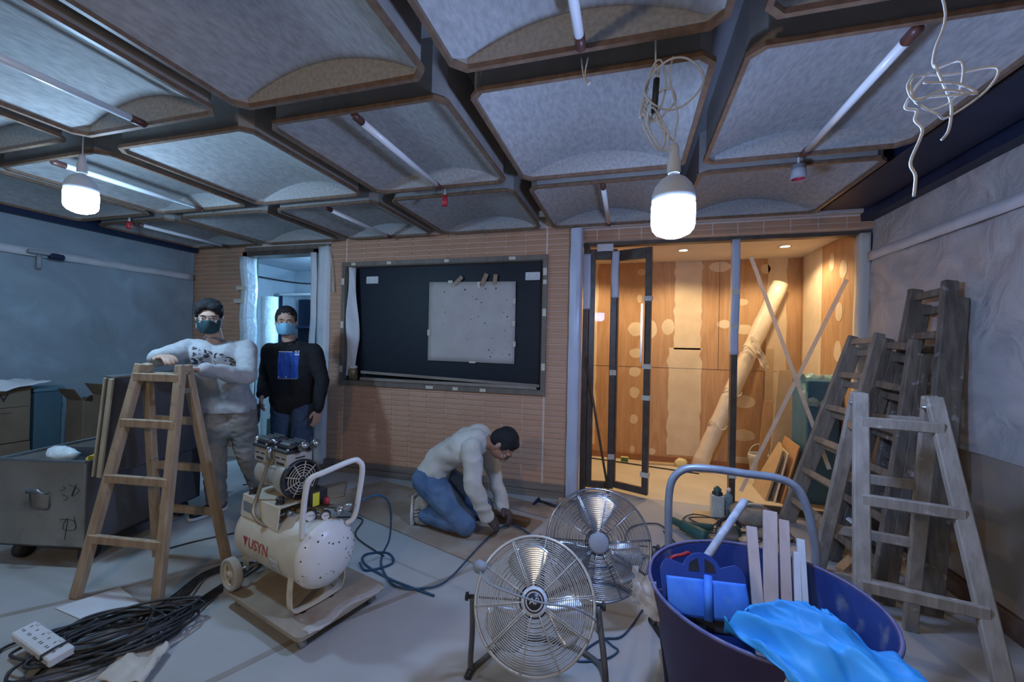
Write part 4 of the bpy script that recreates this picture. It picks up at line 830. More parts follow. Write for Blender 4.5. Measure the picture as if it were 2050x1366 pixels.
# ------------------------------------------------------------------ drum fans
M['chrome'] = mat('fan_wire', (.62, .60, .54), (.50, .47, .40), .35, metal=.25, sc=9)
M['chrome2'] = mat('fan_wire_dark', (.42, .44, .48), (.34, .36, .40), .22, metal=.85, sc=9)
M['blade'] = mat('fan_blade', (.62, .64, .66), (.50, .51, .50), .28, metal=.6, sc=4)
M['stand'] = mat('fan_stand', (.10, .10, .10), (.16, .155, .15), .45, sc=8, metal=.3)
def fan(c, ax, R, label, wire, rot, logo, stand_pts, seed):
    ax = V(ax).normalized(); c = V(c); F_ = frame(c, ax, P(ax.y, -ax.x, 0) if False else P(-ax.y, ax.x, 0))
    t = thing('floor_fan', (c.x, c.y, 0), label, 'fan', 'floor fans'); n = 30
    dep = lambda r: .055-.045*(r/R)**2            # dished guard
    for s, nm in ((1, 'front_guard'), (-1, 'rear_guard')):
        b = MB(); N_ = 22
        for k in range(N_ if s > 0 else 12):
            r = .055+(R-.068)*(k+.5)/(N_ if s > 0 else 12); b.tube([F_ @ P(r*math.cos(q), r*math.sin(q), s*dep(r)) for q in [2*math.pi*i/44 for i in range(44)]], .0016, 4, True)
        g = b.build(nm, wire, t)
        b = MB()
        for k in range(10):
            a = 2*math.pi*(k+.2)/10
            for da in ((-.035, .035) if k % 3 == 0 and s > 0 else (0,)):
                b.tube([F_ @ P(r*math.cos(a+da*.05/r*2), r*math.sin(a+da*.05/r*2), s*(dep(r)+.003)) for r in (.04, R*.4, R*.7, R*.9, R-.004)], .0024, 5)
        b.build('radial_wires', wire, g)
    MB().lathe([(R-.008, .014), (R, .012), (R+.003, .004), (R+.003, -.010), (R-.002, -.014), (R-.008, -.012), (R-.008, .014)], F_, 56).build('rim_band', wire, t)
    h = MB().lathe([(0, .062), (.040, .062), (.050, .056), (.052, .046), (.046, .04), (0, .04)], F_, 32).build('hub_badge', M['bulb_body'] if logo else M['grey_pl'], t)
    if logo:
        MB().lathe([(0, .0635), (.028, .0632), (.029, .061)], F_, 28).build('badge_disc', M['blackpl'], h)
        MB().lathe([(.033, .0632), (.036, .0636), (.039, .063)], F_, 28).build('badge_ring', M['blackpl'], h)
        text('AP', .032, 'lettering', M['white_pl'], h, F_ @ Matrix.Translation((0, 0, .0645)) @ Matrix.Rotation(0, 4, 'Z'), .0006)
    MB().lathe([(0, .030), (.030, .028), (.034, .0), (.034, -.01), (0, -.01)], F_, 20).build('blade_hub', M['stand'], t)
    MB().lathe([(0, -.16), (.045, -.155), (.062, -.13), (.062, -.045), (.05, -.03), (0, -.03)], F_, 24).build('motor_housing', M['stand'], t)
    for k in range(3):
        a0 = rot+k*2*math.pi/3
        def bl(u, v, a0=a0):
            r = .03+(R-.062)*v; wv = (.30+.62*math.sin(min(1, v*1.15)*math.pi*.62))
            a = a0+(u-.5)*wv*1.35*(1-.10*v)-.15*v; rr_ = r*(1-.14*(2*u-1)**2*v)
            return F_ @ P(rr_*math.cos(a), rr_*math.sin(a), .010+(.5-u)*.055*(.35+v*.6)+.008*math.sin(u*3.1))
        MB().grid(bl, 12, 14).build('blade', M['blade'], t, solid=.0015)
    X = F_.to_3x3() @ P(1, 0, 0)
    for s in (-1, 1):
        p = c+X*s*(R+.014)
        MB().tube([p-X*s*.008, p+X*s*.012, p+X*s*.013, p+X*s*.024], [.008, .008, .017, .015], 10).build('knob', M['blackpl'], t)
    pts = [c-X*(R+.010)]+[V(q) for q in stand_pts]+[c+X*(R+.010)]
    MB().tube(spline(pts, 7), .0115, 10).build('stand_tube', M['stand'], t)
    MB().tube([c-ax*.1+X*R, c-ax*.16, c-ax*.1-X*R], .004, 6).build('motor_strut', M['stand'], t)
    return t, F_
f1, F1m = fan((-.335, 1.575, .395), (.16, -.82, .52), .235, 'floor fan with cream wire guard and round lettered badge, nearest the camera', M['chrome'], 1.9, True,
    [(-.60, 1.60, .20), (-.615, 1.63, .03), (-.60, 1.68, .012), (-.50, 1.86, .012), (-.30, 1.92, .012), (-.10, 1.84, .012), (-.06, 1.66, .012), (-.055, 1.59, .03), (-.06, 1.56, .20)], 1)
f2, F2m = fan((-.13, 2.13, .40), (.12, -.86, .38), .262, 'floor fan with shiny metal guard standing behind the nearer fan', M['chrome2'], 1.75, False,
    [(-.42, 2.17, .20), (-.42, 2.20, .03), (-.40, 2.26, .012), (-.25, 2.44, .012), (-.08, 2.48, .012), (.10, 2.38, .012), (.16, 2.24, .012), (.15, 2.17, .03), (.16, 2.13, .2)], 2)
MB().tube([P(.14, 2.22, .012), P(.19, 2.10, .012)], .02, 10).build('rubber_foot', M['blackpl'], f2); MB().tube([P(-.615, 1.60, .012), P(-.62, 1.66, .012)], .016, 10).build('rubber_foot', M['blackpl'], f1)
t = thing('power_plug', (-.56, 1.53, .48), 'grey plug with its cord slung across the front of the nearer fan', 'plug')
MB().lathe([(0, 0), (.022, .002), (.026, .015), (.022, .04), (.010, .055), (0, .056)], frame((-.565, 1.55, .505), (.5, -.5, .3)), 14).build('plug_body', M['grey_pl'], t)
MB().tube(spline([(-.555, 1.535, .515), (-.50, 1.47, .50), (-.38, 1.45, .485), (-.27, 1.45, .475), (-.17, 1.48, .46), (-.10, 1.53, .40), (-.095, 1.56, .34)], 6), .0038, 6).build('cord', M['grey_pl'], t)

# ------------------------------------------------------------------ blue tub on the trolley and what it holds
M['tub'] = mat('tub_blue', (.014, .035, .16), (.022, .05, .20), .42, sc=6, det=6, c3=(.16, .18, .22), sc3=7, amt3=.60)
M['tub_out'] = mat('tub_outside', (.045, .025, .075), (.065, .04, .10), .55, sc=5, det=6, c3=(.11, .085, .12), sc3=9, amt3=.60)
t = thing('rubble_tub', (.455, 1.60, .12), 'big round dusty blue rubble tub standing on the pipe trolley', 'tub'); T = Matrix.Translation((.455, 1.62, 0))
wob = lambda b: b
b = MB().lathe([(0, .135), (.255, .135), (.275, .16), (.352, .545), (.356, .553)], T, 64); b.build('inner_wall', M['tub'], t)
b = MB().lathe([(0, .125), (.262, .125), (.284, .15), (.361, .545), (.368, .553), (.366, .560), (.356, .560), (.356, .553)], T, 64); b.build('outer_wall', M['tub_out'], t)
MB().lathe([(.355, .556), (.360, .563), (.367, .562), (.369, .555), (.362, .550), (.355, .556)], T, 64).build('rim_lip', mat('tub_rim', (.10, .12, .30), (.18, .19, .33), .5, sc=20), t)
for a in (2.35,):
    c_ = P(.455+.32*math.cos(a), 1.62+.32*math.sin(a), .50)
    MB().tube(spline([c_+P(-.05, -.03, -.06), c_+P(-.045, -.02, .02), c_+P(.0, 0, .035), c_+P(.035, .03, .03), c_+P(.05, .04, -.05)], 5), .007, 8).build('rope_handle', M['red'], t)
for x, y in ((.145, 1.46), (.33, 1.272)):
    pass
t = thing('pipe_trolley', (.48, 1.7, 0), 'trolley with a bent grey pipe handle under the blue tub', 'trolley'); M['pipe'] = mat('pipe_grey', (.26, .31, .38), (.34, .39, .46), .42, sc=14, metal=.35)
hp = [(.20, 2.0, .10), (.196, 1.99, .40), (.190, 1.98, .55), (.188, 1.98, .72), (.205, 1.98, .81), (.26, 1.98, .86), (.36, 1.98, .87), (.50, 1.98, .863), (.62, 1.98, .857), (.69, 1.98, .822), (.728, 1.98, .74), (.75, 1.98, .64), (.766, 1.99, .50), (.75, 2.0, .10)]
MB().tube(spline(hp, 6), .0165, 14).build('handle', M['pipe'], t)
MB().bb(.16, .765, 1.29, 2.0, .095, .12).build('deck', M['steel_dark'], t, bevel=.004)
for x, y in ((.2, 1.36), (.76, 1.36), (.2, 1.92), (.76, 1.92)):
    a = MB().tube([(x-.014, y, .045), (x+.014, y, .045)], .045, 18).build('caster', M['blackpl'], t); MB().bb(x-.02, x+.02, y-.02, y+.02, .085, .097).build('caster_plate', M['metal'], a)
# wood sticks
M['stick'] = mat('stick_wood', (.52, .42, .38), (.60, .50, .46), .7, sc=8, st=(3, 3, .3)); M['stick_w'] = mat('stick_white', (.62, .68, .72), (.70, .75, .78), .6, sc=8)
for i, (a, c_, w_, m_, lab) in enumerate((((.49, 1.86, .685), (.47, 1.58, .20), .038, 'stick', 'leftmost and leaning pinkish batten in the blue tub'), ((.555, 1.86, .757), (.50, 1.62, .20), .048, 'stick', 'tallest wide batten standing in the blue tub'),
        ((.603, 1.86, .728), (.56, 1.64, .20), .036, 'stick', 'reddish batten right of the tallest one in the tub'), ((.640, 1.84, .617), (.59, 1.62, .20), .024, 'stick_w', 'short white batten in the blue tub'), ((.662, 1.86, .661), (.62, 1.64, .20), .026, 'stick_w', 'rightmost thin white batten in the blue tub'))):
    a, c_ = V(a), V(c_)
    c2 = c_ if i else c_
    tag(MB().beam(a, c2, w_, .016, (1, 0, 0)).build('batten', M[m_], None, bevel=.0015), lab, 'wood strip', 'battens standing in the blue tub')
t = thing('dustpan', (.26, 1.56, .5), 'blue long handled dustpan with scalloped back standing in the blue tub', 'dustpan')
M['pan'] = mat('pan_blue', (.020, .055, .24), (.03, .07, .28), .4, sc=8); M['pan2'] = mat('bright_blue', (.045, .20, .75), (.07, .27, .85), .6, sc=18, c3=(.15, .32, .7), sc3=25, amt3=.6)
PM = Matrix.Translation((.262, 1.56, .60)) @ Matrix.Rotation(.10, 4, 'Z') @ Matrix.Rotation(math.radians(62), 4, 'X')
poly = [(-.135, -.12), (.135, -.12), (.14, .0)]+[(.095+.045*math.cos(a), .01+.045*math.sin(a)) for a in (.2, .7, 1.2)]+[(.065*math.cos(a), .015+.065*math.sin(a)) for a in [.35+.244*k for k in range(11)]]+[(-.095+.045*math.cos(a), .01+.045*math.sin(a)) for a in (1.95, 2.45, 2.95)]+[(-.14, .0)]
b = MB().prism(poly, .008, PM); b.build('scalloped_back', M['pan'], t, bevel=.002)
b = MB()
for s in (-1, 1): b.prism([(s*.008, .02), (s*.045, .02), (s*.04, .045), (s*.012, .062)], .0015, PM, .0082)
b.build('grip_openings', M['blackpl'], t)
b = MB(); b.grid(lambda u, v: PM @ P((u-.5)*.25, -.115+.11*v, .03+.007*math.sin(math.pi*v)-.016*max(0, 1-abs(u-.5)*16)+.006*(1-abs(2*u-1)**6)), 30, 12)
b.build('blue_pad', M['pan2'], t, solid=.02)
MB().tube([PM @ P(-.01, -.12, .068), PM @ P(.005, .01, .060)], .013, 12).build('pad_ridge', M['pan2'], t)
MB().box((0, -.125, .015), (.24, .06, .045), PM).build('pan_front', M['blackpl'], t, bevel=.006)
MB().tube([P(.262, 1.60, .62), P(.40, 1.80, .715), P(.472, 1.90, .768), P(.476, 1.906, .772)], [.014, .0145, .0155, .013], 14).build('handle', mat('dusty_pipe', (.34, .38, .45), (.55, .58, .62), .6, sc=25), t)
b = MB()
def bag(u, v):
    A, B_, C_, D_ = P(.40, 1.44, .590), P(.60, 1.46, .60), P(.86, 1.12, .53), P(.285, 1.33, .565)
    p = (A.lerp(B_, u)).lerp(D_.lerp(C_, u), v)
    p.y -= .14*math.sin(math.pi*u)*v*v; p.z -= .02*math.sin(math.pi*u)*v**4
    p.z += .062*math.sin(math.pi*min(1, u*1.05+.02))**.7*math.sin(math.pi*min(1, .12+v*.9))
    r1 = 1-abs(noise.noise(P(u*3.2+v*2, v*3, 1)))*2; r2 = 1-abs(noise.noise(P(u*7-v*4, v*6, 4)))*2
    e = 1+1.2*v
    p.z += .020*r1*e+.010*r2*e-.012; p.x += .03*noise.noise(P(v*3, u*2, 9)); p.y += .025*noise.noise(P(u*5, v*3, 5))
    q = math.hypot(p.x-.455, p.y-1.62)
    if .33 < q < .42: p.z = max(p.z, .578)
    return p
b.grid(bag, 70, 60); M['bag'] = mat('blue_bag', (.02, .27, .66), (.05, .38, .78), .55, sc=3, bump=.5, bs=9)
tag(b.build('blue_plastic_bag', M['bag'], None, solid=.002), 'bright blue plastic bag draped over the near rim of the tub', 'bag')
b = MB(); b.grid(lambda u, v: P(.03+.10*u+.02*noise.noise(P(u*5, v*5, 0)), 1.57-.03*u+.02*noise.noise(P(u*6, v*4, 5)), .60-.13*v-.05*u+.02*noise.noise(P(u*7, v*7, 3))), 10, 12)
tag(b.build('clear_plastic', film('clear_scrap', (.85, .86, .9), .65, .2), None), 'scrap of clear plastic hooked over the left rim of the tub', 'plastic scrap')
b = MB().tube([(.40, 1.32, .16), (.43, 1.27, .565)], .012, 8); tag(b.build('batten', M['stick_w'], None), 'pale stick under the bag at the near rim of the tub', 'wood strip')

# ------------------------------------------------------------------ floor: mats, hoses, cables, tools
M['matply'] = mat('mat_ply', (.30, .215, .15), (.40, .31, .235), .75, sc=2.5, det=6, c3=(.44, .40, .35), sc3=2.4, amt3=.55, bump=.1, bs=30)
slab('floor_board', [(-1.85, 2.42, .001), (-.82, 2.40, .001), (-.78, 3.40, .001), (-2.55, 3.10, .001)][:0] or [(-2.62, 3.02, .001), (-.82, 2.41, .001), (-.62, 3.18, .001), (-2.32, 3.70-.12, .001)], .012, M['matply'], 'large worn plywood sheet under the kneeling worker', 'plywood sheet')
slab('floor_board', [(-3.05, 2.86, .001), (-2.72, 2.72, .001), (-2.40, 3.10, .016), (-2.66, 3.46, .001)], .010, M['matply'], 'smaller plywood piece at the feet of the standing workers', 'plywood sheet')
slab('floor_board', [(-1.2, 3.45, .001), (-.60, 3.26, .001), (-.52, 3.46, .001), (-1.1, 3.62, .001)], .008, M['matply'], 'narrow plywood offcut along the skirting behind the kneeling worker', 'plywood sheet')
lath('work_board', (-1.05, 3.10, .055), (-.70, 3.03, .055), .075, .03, mat('dark_stain', (.085, .04, .02), (.14, .07, .03), .35, sc=8, st=(1, 4, 4)), 'dark stained short board held by the kneeling worker', 'board', side=(0, 1, 0))
t = thing('hammer', (-.65, 3.52, .01), 'black handled hammer lying by the foot of the white column', 'hammer')
MB().tube([(-.74, 3.56, .02), (-.54, 3.48, .02)], [.009, .013], 10).build('handle', M['blackpl'], t); MB().tube([(-.755, 3.52, .022), (-.745, 3.60, .022)], .013, 10).build('head', M['steel_dark'], t); MB().beam((-.755, 3.52, .022), (-.765, 3.475, .018), .022, .006).build('claw', M['steel_dark'], t)
b = MB(); rr = random.Random(11)
for k in range(14):
    x, y = -.60+rr.uniform(-.1, .12), 3.42+rr.uniform(-.12, .12); b.tube(spline([(x+.02*rr.uniform(-1, 1), y+.02*rr.uniform(-1, 1), .014+.006*rr.random()) for _ in range(4)], 3), .0012, 4)
tag(stuff(b.build('wood_shavings', M['tape'], None)), 'scattered pale shavings on the floor near the hammer', 'shavings')
b = MB(); b.tube(spline([(-1.32, 1.79, .57), (-1.24, 1.86, .60), (-1.24, 1.98, .50), (-1.36, 2.18, .22), (-1.50, 2.32, .02), (-1.42, 2.2, .012), (-1.25, 2.07, .012), (-1.08, 2.10, .012), (-.99, 2.22, .012), (-.95, 2.62, .02), (-.90, 2.92, .025), (-.79, 2.99, .03), (-.60, 2.85, .02), (-.3, 2.6, .012), (0, 2.72, .012), (.2, 2.95, .012), (.32, 3.2, .012), (.25, 3.42, .012), (.05, 3.3, .012), (.02, 3.0, .012), (.22, 2.85, .012), (.36, 3.05, .012), (.28, 3.3, .012)], 8), .0058, 8)
b.tube(spline([(-1.0, 2.06, .008), (-1.3, 2.12, .008), (-1.56, 2.22, .008), (-1.62, 2.32, .008), (-1.50, 2.38, .008), (-1.40, 2.28, .008), (-1.5, 2.16, .008), (-1.58, 2.2, .02)], 8), .0065, 8)
tag(b.build('air_hose', M['cable_b'], None), 'blue air hose running from the compressor across the floor to the fans', 'hose')
def cbl(name, pts, r, m, label, group=None, k=7): return tag(MB().tube(spline(pts, k), r, 7).build(name, m, None), label, 'cable', group)
cbl('power_cable', [(-2.9, 1.95, .006), (-2.75, 2.2, .006), (-2.35, 2.62, .006), (-2.0, 2.78, .006), (-1.85, 2.52, .006), (-1.5, 2.34, .006)], .005, M['cable_k'], 'thin black cable running behind the compressor dolly')
cbl('power_cable', [(-3.7, 3.3, .006), (-3.45, 3.5, .006), (-3.25, 3.55, .006), (-3.18, 3.3, .006), (-3.35, 3.2, .006), (-3.5, 3.05, .006)], .005, M['cable_k'], 'thin black cable lying in the left doorway')
cbl('power_cable', [(-.12, 2.05, .006), (-.05, 1.98, .006), (-.02, 1.95, .006), (-.08, 1.88, .006), (-.2, 1.84, .006), (-.1, 2.0, .006), (.0, 2.06, .006), (.1, 2.3, .006)], .0045, M['cable_b'], 'thin dark cord curled on the floor between the fans and tub')
# heap of black extension cable at the lower left
b = MB(); rr = random.Random(21)
for k in range(17):
    cx_, cy_ = -2.20+rr.uniform(-.05, .05), 1.30+rr.uniform(-.04, .04); ra, rb = rr.uniform(.15, .30), rr.uniform(.08, .17); th = .75+rr.uniform(-.5, .5); z0 = .010+.0045*k
    pts = [(cx_+ra*math.cos(q)*math.cos(th)-rb*math.sin(q)*math.sin(th)+.02*rr.uniform(-1, 1), cy_+ra*math.cos(q)*math.sin(th)+rb*math.sin(q)*math.cos(th)+.015*rr.uniform(-1, 1), z0+.012*rr.random()) for q in [2*math.pi*i/11 for i in range(11)]]
    b.tube(spline(pts, 6, True), .0062, 7, True)
for off in (0, .03, .06, .09):
    b.tube(spline([(-2.25+off, 1.40, .04), (-2.30+off, 1.60, .02+off*.2), (-2.38+off*.6, 1.83, .012), (-2.30+off*1.5, 1.98+off*.5, .012), (-2.20+off, 1.92-off, .012), (-2.16+off*.5, 1.70, .015), (-2.12+off, 1.45, .03)], 7), .0062, 7)
b.tube(spline([(-2.30, 1.90, .010), (-2.15, 2.02, .010), (-1.95, 2.05, .010)], 6), .0062, 7)
b.tube(spline([(-2.55, 1.06, .010), (-2.62, 1.15, .012), (-2.50, 1.32, .02), (-2.3, 1.45, .03)], 7), .0062, 7)
tag(b.build('extension_cable', M['cable_k'], None), 'heap of looped black extension cable on the floor under the left ladder', 'cable')
t = thing('power_strip', (-2.37, 1.185, .1), 'long white power strip lying on the heap of black cable', 'power strip')
SM = Matrix.Translation((-2.37, 1.14, .085)) @ Matrix.Rotation(-.14, 4, 'Z') @ Matrix.Rotation(.12, 4, 'X')
MB().box((0, 0, 0), (.36, .078, .036), SM).build('body', M['white_pl'], t, bevel=.005)
b = MB()
for i in range(6):
    for dx, dy in ((0, .014), (-.008, -.010), (.008, -.010)): b.box((-.145+i*.056+dx, dy, .0185), (.004, .009, .002), SM)
b.build('socket_slots', M['cable_k'], t)
for i in range(3): MB().box((-.13+i*.11, .030, .020), (.018, .010, .005), SM).build('switch', M['bulb_body'], t)
MB().tube([SM @ P(.13, -.045, .005), SM @ P(.13, -.042, .023), SM @ P(.13, .0, .026), SM @ P(.13, .042, .023), SM @ P(.13, .045, .0)], .005, 7).build('looped_cord', M['cable_k'], t)
b = MB(); b.grid(lambda u, v: P(-2.02+.20*u-.10*v, 1.12+.24*v*(1-.3*u)+.05*u, .02+.03*abs(noise.noise(P(u*5, v*5, 1)))+.012*math.sin(u*9)), 14, 16)
tag(b.build('cloth', mat('cream_cloth', (.55, .50, .42), (.64, .59, .52), .9, sc=12, bump=.3, bs=30), None, solid=.003), 'pale crumpled work glove or rag beside the cable heap', 'rag')
slab('paper_scrap', [(-2.78, 1.38, .002), (-2.50, 1.36, .002), (-2.36, 1.52, .004), (-2.68, 1.60, .004)], .004, M['paper_w'], 'flat pale paper scrap under the cable heap by the ladder feet', 'paper')
# tools by the door
t = thing('drill', (.47, 3.26, 0), 'dark green power drill lying on the floor in front of the door', 'power tool')
M['green'] = mat('tool_green', (.03, .10, .085), (.045, .13, .11), .45, sc=10)
MB().tube(spline([(.36, 3.42, .055), (.42, 3.34, .06), (.50, 3.25, .06), (.56, 3.20, .055)], 5), [.028]*5+[.042]*5+[.045]*5+[.034], 14).build('motor_body', M['green'], t)
MB().tube(spline([(.46, 3.36, .06), (.56, 3.42, .04), (.64, 3.44, .035)], 5), .024, 12).build('grip', M['green'], t); MB().tube([(.56, 3.20, .055), (.62, 3.16, .05), (.68, 3.13, .045)], [.022, .018, .010], 12).build('chuck', M['metal'], t)
t = thing('circular_saw', (.80, 3.42, 0), 'small power saw with metal base plate on the floor near the door', 'power tool')
MB().bb(.60, .80, 3.22, 3.36, .004, .010).build('base_plate', M['metal'], t); MB().tube([(.66, 3.30, .06), (.80, 3.36, .06)], .04, 14).build('motor_body', M['green'], t); MB().lathe([(0, -.012), (.075, -.012), (.08, 0), (.075, .012), (0, .012)], frame((.70, 3.24, .065), (.15, -1, 0)), 24).build('blade_guard', M['metal'], t)
MB().tube(spline([(.66, 3.34, .08), (.70, 3.38, .13), (.78, 3.40, .13), (.82, 3.38, .08)], 5), .014, 10).build('handle', M['blackpl'], t)
cbl('tool_cable', [(.62, 3.46, .02), (.72, 3.66, .012), (.55, 3.72, .012), (.45, 3.55, .012), (.62, 3.40, .012), (.85, 3.45, .012), (.95, 3.62, .012), (.75, 3.70, .012), (.5, 3.62, .012), (.7, 3.45, .02), (1.0, 3.5, .012), (.9, 3.3, .012), (.7, 3.14, .012)], .0045, M['cable_k'], 'black tool cable looping over the floor boards near the door')
slab('floor_board', [(.50, 3.44, .001), (.95, 3.50, .001), (.98, 3.85, .001), (.56, 3.83, .001)], .008, M['mdf'], 'pale flat board lying on the floor at the open door', 'board')
t = thing('tool_bag', (.98, 3.72, 0), 'crumpled dusty canvas bag with open mouth by the post foot', 'bag')
b = MB(); b.lathe([(.0, .012), (.13, .014), (.16, .06), (.15, .11), (.10, .14), (.085, .15), (.08, .13), (.05, .06), (0, .05)], Matrix.Translation((.97, 3.70, 0)), 22); b.v = [p+P(*[.028*noise.noise(p*9+P(i*9, 0, 0)) for i in range(2)], .012*noise.noise(p*14)) for p in b.v]
b.build('canvas', mat('canvas', (.20, .18, .15), (.30, .27, .23), .9, sc=12, bump=.3, bs=40), t)
MB().lathe([(.052, .08), (0, .06)], Matrix.Translation((.97, 3.70, .02)), 16).build('mouth_shade', M['cable_k'], t)  # black disc paints the shade down inside the bag opening
MB().tube(spline([(.90, 3.66, .13), (.93, 3.60, .19), (1.02, 3.60, .19), (1.05, 3.68, .13)], 5), .008, 7).build('strap', M['tape'], t)
b = MB(); b.grid(lambda u, v: P(.92+.28*u, 3.40+.22*v, .012+.05*abs(noise.noise(P(u*4, v*4, 6)))+.03*math.sin(u*3.1)*math.sin(v*3.1)), 14, 12); tag(b.build('cloth', mat('grey_cloth', (.17, .16, .15), (.25, .24, .23), .9, sc=10), None, solid=.003), 'grey dusty cloth heaped beside the canvas bag', 'rag')
t = thing('bottle', (.745, 3.80, 0), 'square clear glue bottle with dark green cap at the post foot', 'bottle'); T = Matrix.Translation((.735, 3.76, 0))
MB().box((0, 0, .095), (.10, .085, .185), T).build('body', mat('bottle_body', (.50, .56, .52), (.56, .61, .57), .2, sc=5), t, bevel=.012, seg=2)
MB().lathe([(.042, .185), (.040, .205), (.024, .215), (.022, .225)], T, 20).build('shoulder', M['blackpl'], t); MB().lathe([(.030, .205), (.030, .235), (.018, .240), (.014, .252), (0, .254)], T, 16).build('cap', M['green'], t); MB().box((0, -.043, .09), (.07, .002, .08), T).build('label', mat('bottle_label', (.42, .52, .50), (.6, .66, .62), .5, sc=60), t)
t = thing('spray_bottle', (.835, 3.82, 0), 'blue labelled canister behind the square bottle at the post', 'bottle'); T = Matrix.Translation((.825, 3.80, 0))
MB().lathe([(0, 0), (.034, 0), (.034, .17), (.02, .19), (.012, .20), (.012, .215), (0, .215)], T, 20).build('body', mat('teal_can', (.10, .22, .24), (.4, .5, .5), .4, sc=50), t); MB().tube([(.825, 3.80, .21), (.825, 3.77, .235)], .016, 10).build('nozzle', M['white_pl'], t)
t = thing('orange_offcut', (1.3, 3.1, 0), 'orange wood offcut lying behind the ladders', 'offcut'); MB().beam((1.30, 3.05, .03), (1.44, 3.16, .10), .05, .02).build('wood', M['ply'], t)
# ------------------------------------------------------------------ people
M['skin'] = mat('skin', (.50, .30, .21), (.56, .35, .25), .5, sc=8)
M['skin_d'] = mat('skin_dark', (.36, .20, .14), (.42, .25, .18), .5, sc=8)  # darker skin tone for the kneeling worker
M['hair'] = mat('hair', (.008, .008, .009), (.016, .016, .018), .8, sc=60, bump=.4, bs=120)
M['eye'] = mat('eye_dark', (.02, .015, .012), rough=.3)
def capsule(b, p0, r0, p1, r1, n=16):
    p0, p1 = V(p0), V(p1)
    b.ball(p0, r0, n); b.ball(p1, r1, n)
    if (p1-p0).length > 1e-4: b.tube([p0, p1], [r0, r1], n)
def organic(name, caps, m, parent, vox=.009, smooth=8, wr=0, ws=9, ells=(), cut=None, fac=.5, wst=(1, 1, 1)):
    """union of tapered capsules and ellipsoids, voxel-merged into one smooth skin"""
    b = MB()
    for p0, r0, p1, r1 in caps: capsule(b, p0, r0, p1, r1)
    for c, r, F_ in ells: b.ball((0, 0, 0), r, 18, F_ if F_ else Matrix.Translation(c))
    me = b.mesh('tmp'); o = bpy.data.objects.new('tmp', me); COL.objects.link(o)
    bm = bmesh.new(); bm.from_mesh(me); bmesh.ops.remove_doubles(bm, verts=bm.verts, dist=1e-5); bmesh.ops.recalc_face_normals(bm, faces=bm.faces); bm.to_mesh(me); bm.free()
    q = o.modifiers.new('r', 'REMESH'); q.mode = 'VOXEL'; q.voxel_size = vox
    q = o.modifiers.new('s', 'SMOOTH'); q.iterations = smooth; q.factor = fac
    dg = bpy.context.evaluated_depsgraph_get(); dg.update()
    m2 = bpy.data.meshes.new_from_object(o.evaluated_get(dg)); bpy.data.objects.remove(o)
    if wr:
        N_ = [v.normal.copy() for v in m2.vertices]
        for v, n_ in zip(m2.vertices, N_):
            p = v.co; s = P(p.x*ws*wst[0], p.y*ws*wst[1], p.z*ws*wst[2])
            f = noise.noise(s)+.5*noise.noise(s*2.3+P(4, 1, 2)); f = (1-abs(f)*2.2) if True else f
            v.co = p+n_*wr*f
    if cut:
        bm = bmesh.new(); bm.from_mesh(m2)
        for c, n_ in cut: bmesh.ops.bisect_plane(bm, geom=bm.verts[:]+bm.edges[:]+bm.faces[:], plane_co=c, plane_no=n_, clear_outer=True)
        bm.to_mesh(m2); bm.free()
    L = ROOT[parent.name]
    for v in m2.vertices: v.co -= L
    m2.polygons.foreach_set('use_smooth', [True]*len(m2.polygons)); m2.materials.clear(); m2.materials.append(m); m2.name = name
    o = fresh(name, m2); ROOT[o.name] = L; o.parent = parent; return o
def hand(w, d, pn, side, curl=.5, s=1.0, spread=.16):
    """palm and five fingers. w wrist, d pointing direction, pn palm normal (faces what is held), side +1 right hand"""
    w = V(w); d = V(d).normalized(); pn = V(pn); pn = (pn-d*pn.dot(d)).normalized(); x = d.cross(pn).normalized()*side   # x towards the thumb
    c = []
    for k in (-1, 0, 1): c.append((w+x*.012*k*s, .019*s, w+d*.082*s+x*.025*k*s, .0135*s))
    base = w+d*.085*s
    for i, (off, ln) in enumerate(((.030, .072), (.010, .080), (-.011, .074), (-.031, .058))):
        p = base+x*off*s-d*.004*abs(i-1.3)*s; dd = (d+x*off*spread*10*.3).normalized(); a = 0; r = .0092*s
        for j, seg in enumerate((.45, .32, .23)):
            a += curl*(.55, .75, .6)[j]; q = p+(dd*math.cos(a)+pn*math.sin(a))*ln*seg*s; c.append((p, r, q, r*.92)); p = q; r *= .92
    p = w+d*.025*s+x*.024*s; dd = (d*.62+x*.75+pn*.25*curl).normalized()
    q = p+dd*.038*s; c.append((p, .0135*s, q, .0115*s)); q2 = q+(dd*.5+d*.7+pn*.35*curl).normalized()*.033*s; c.append((q, .0115*s, q2, .0095*s)); return c
def head_parts(hc, fwd, up, s=1.0, ear=True):
    """ellipsoids of a skull with nose, brow, jaw and ears, in a frame looking along fwd"""
    fwd = V(fwd).normalized(); up = V(up); up = (up-fwd*up.dot(fwd)).normalized(); x = fwd.cross(up)
    F_ = Matrix((x, fwd, up)).transposed().to_4x4(); F_.translation = V(hc)
    def E(c, r): return (None, tuple(q*s for q in r), F_ @ Matrix.Translation(V(c)*s))
    e = [E((0, -.012, .022), (.077, .095, .095)), E((0, .022, -.035), (.063, .070, .078)), E((0, .050, -.078), (.034, .030, .028)), E((0, .080, .018), (.052, .018, .018)),
         E((0, .098, -.022), (.012, .018, .022)), E((0, .104, -.034), (.017, .015, .011)), E((.034, .074, -.03), (.022, .02, .024)), E((-.034, .074, -.03), (.022, .02, .024)), E((0, .090, -.062), (.024, .012, .009))]
    if ear: e += [E((.079, -.008, -.012), (.008, .018, .030)), E((-.079, -.008, -.012), (.008, .018, .030))]
    return e, F_
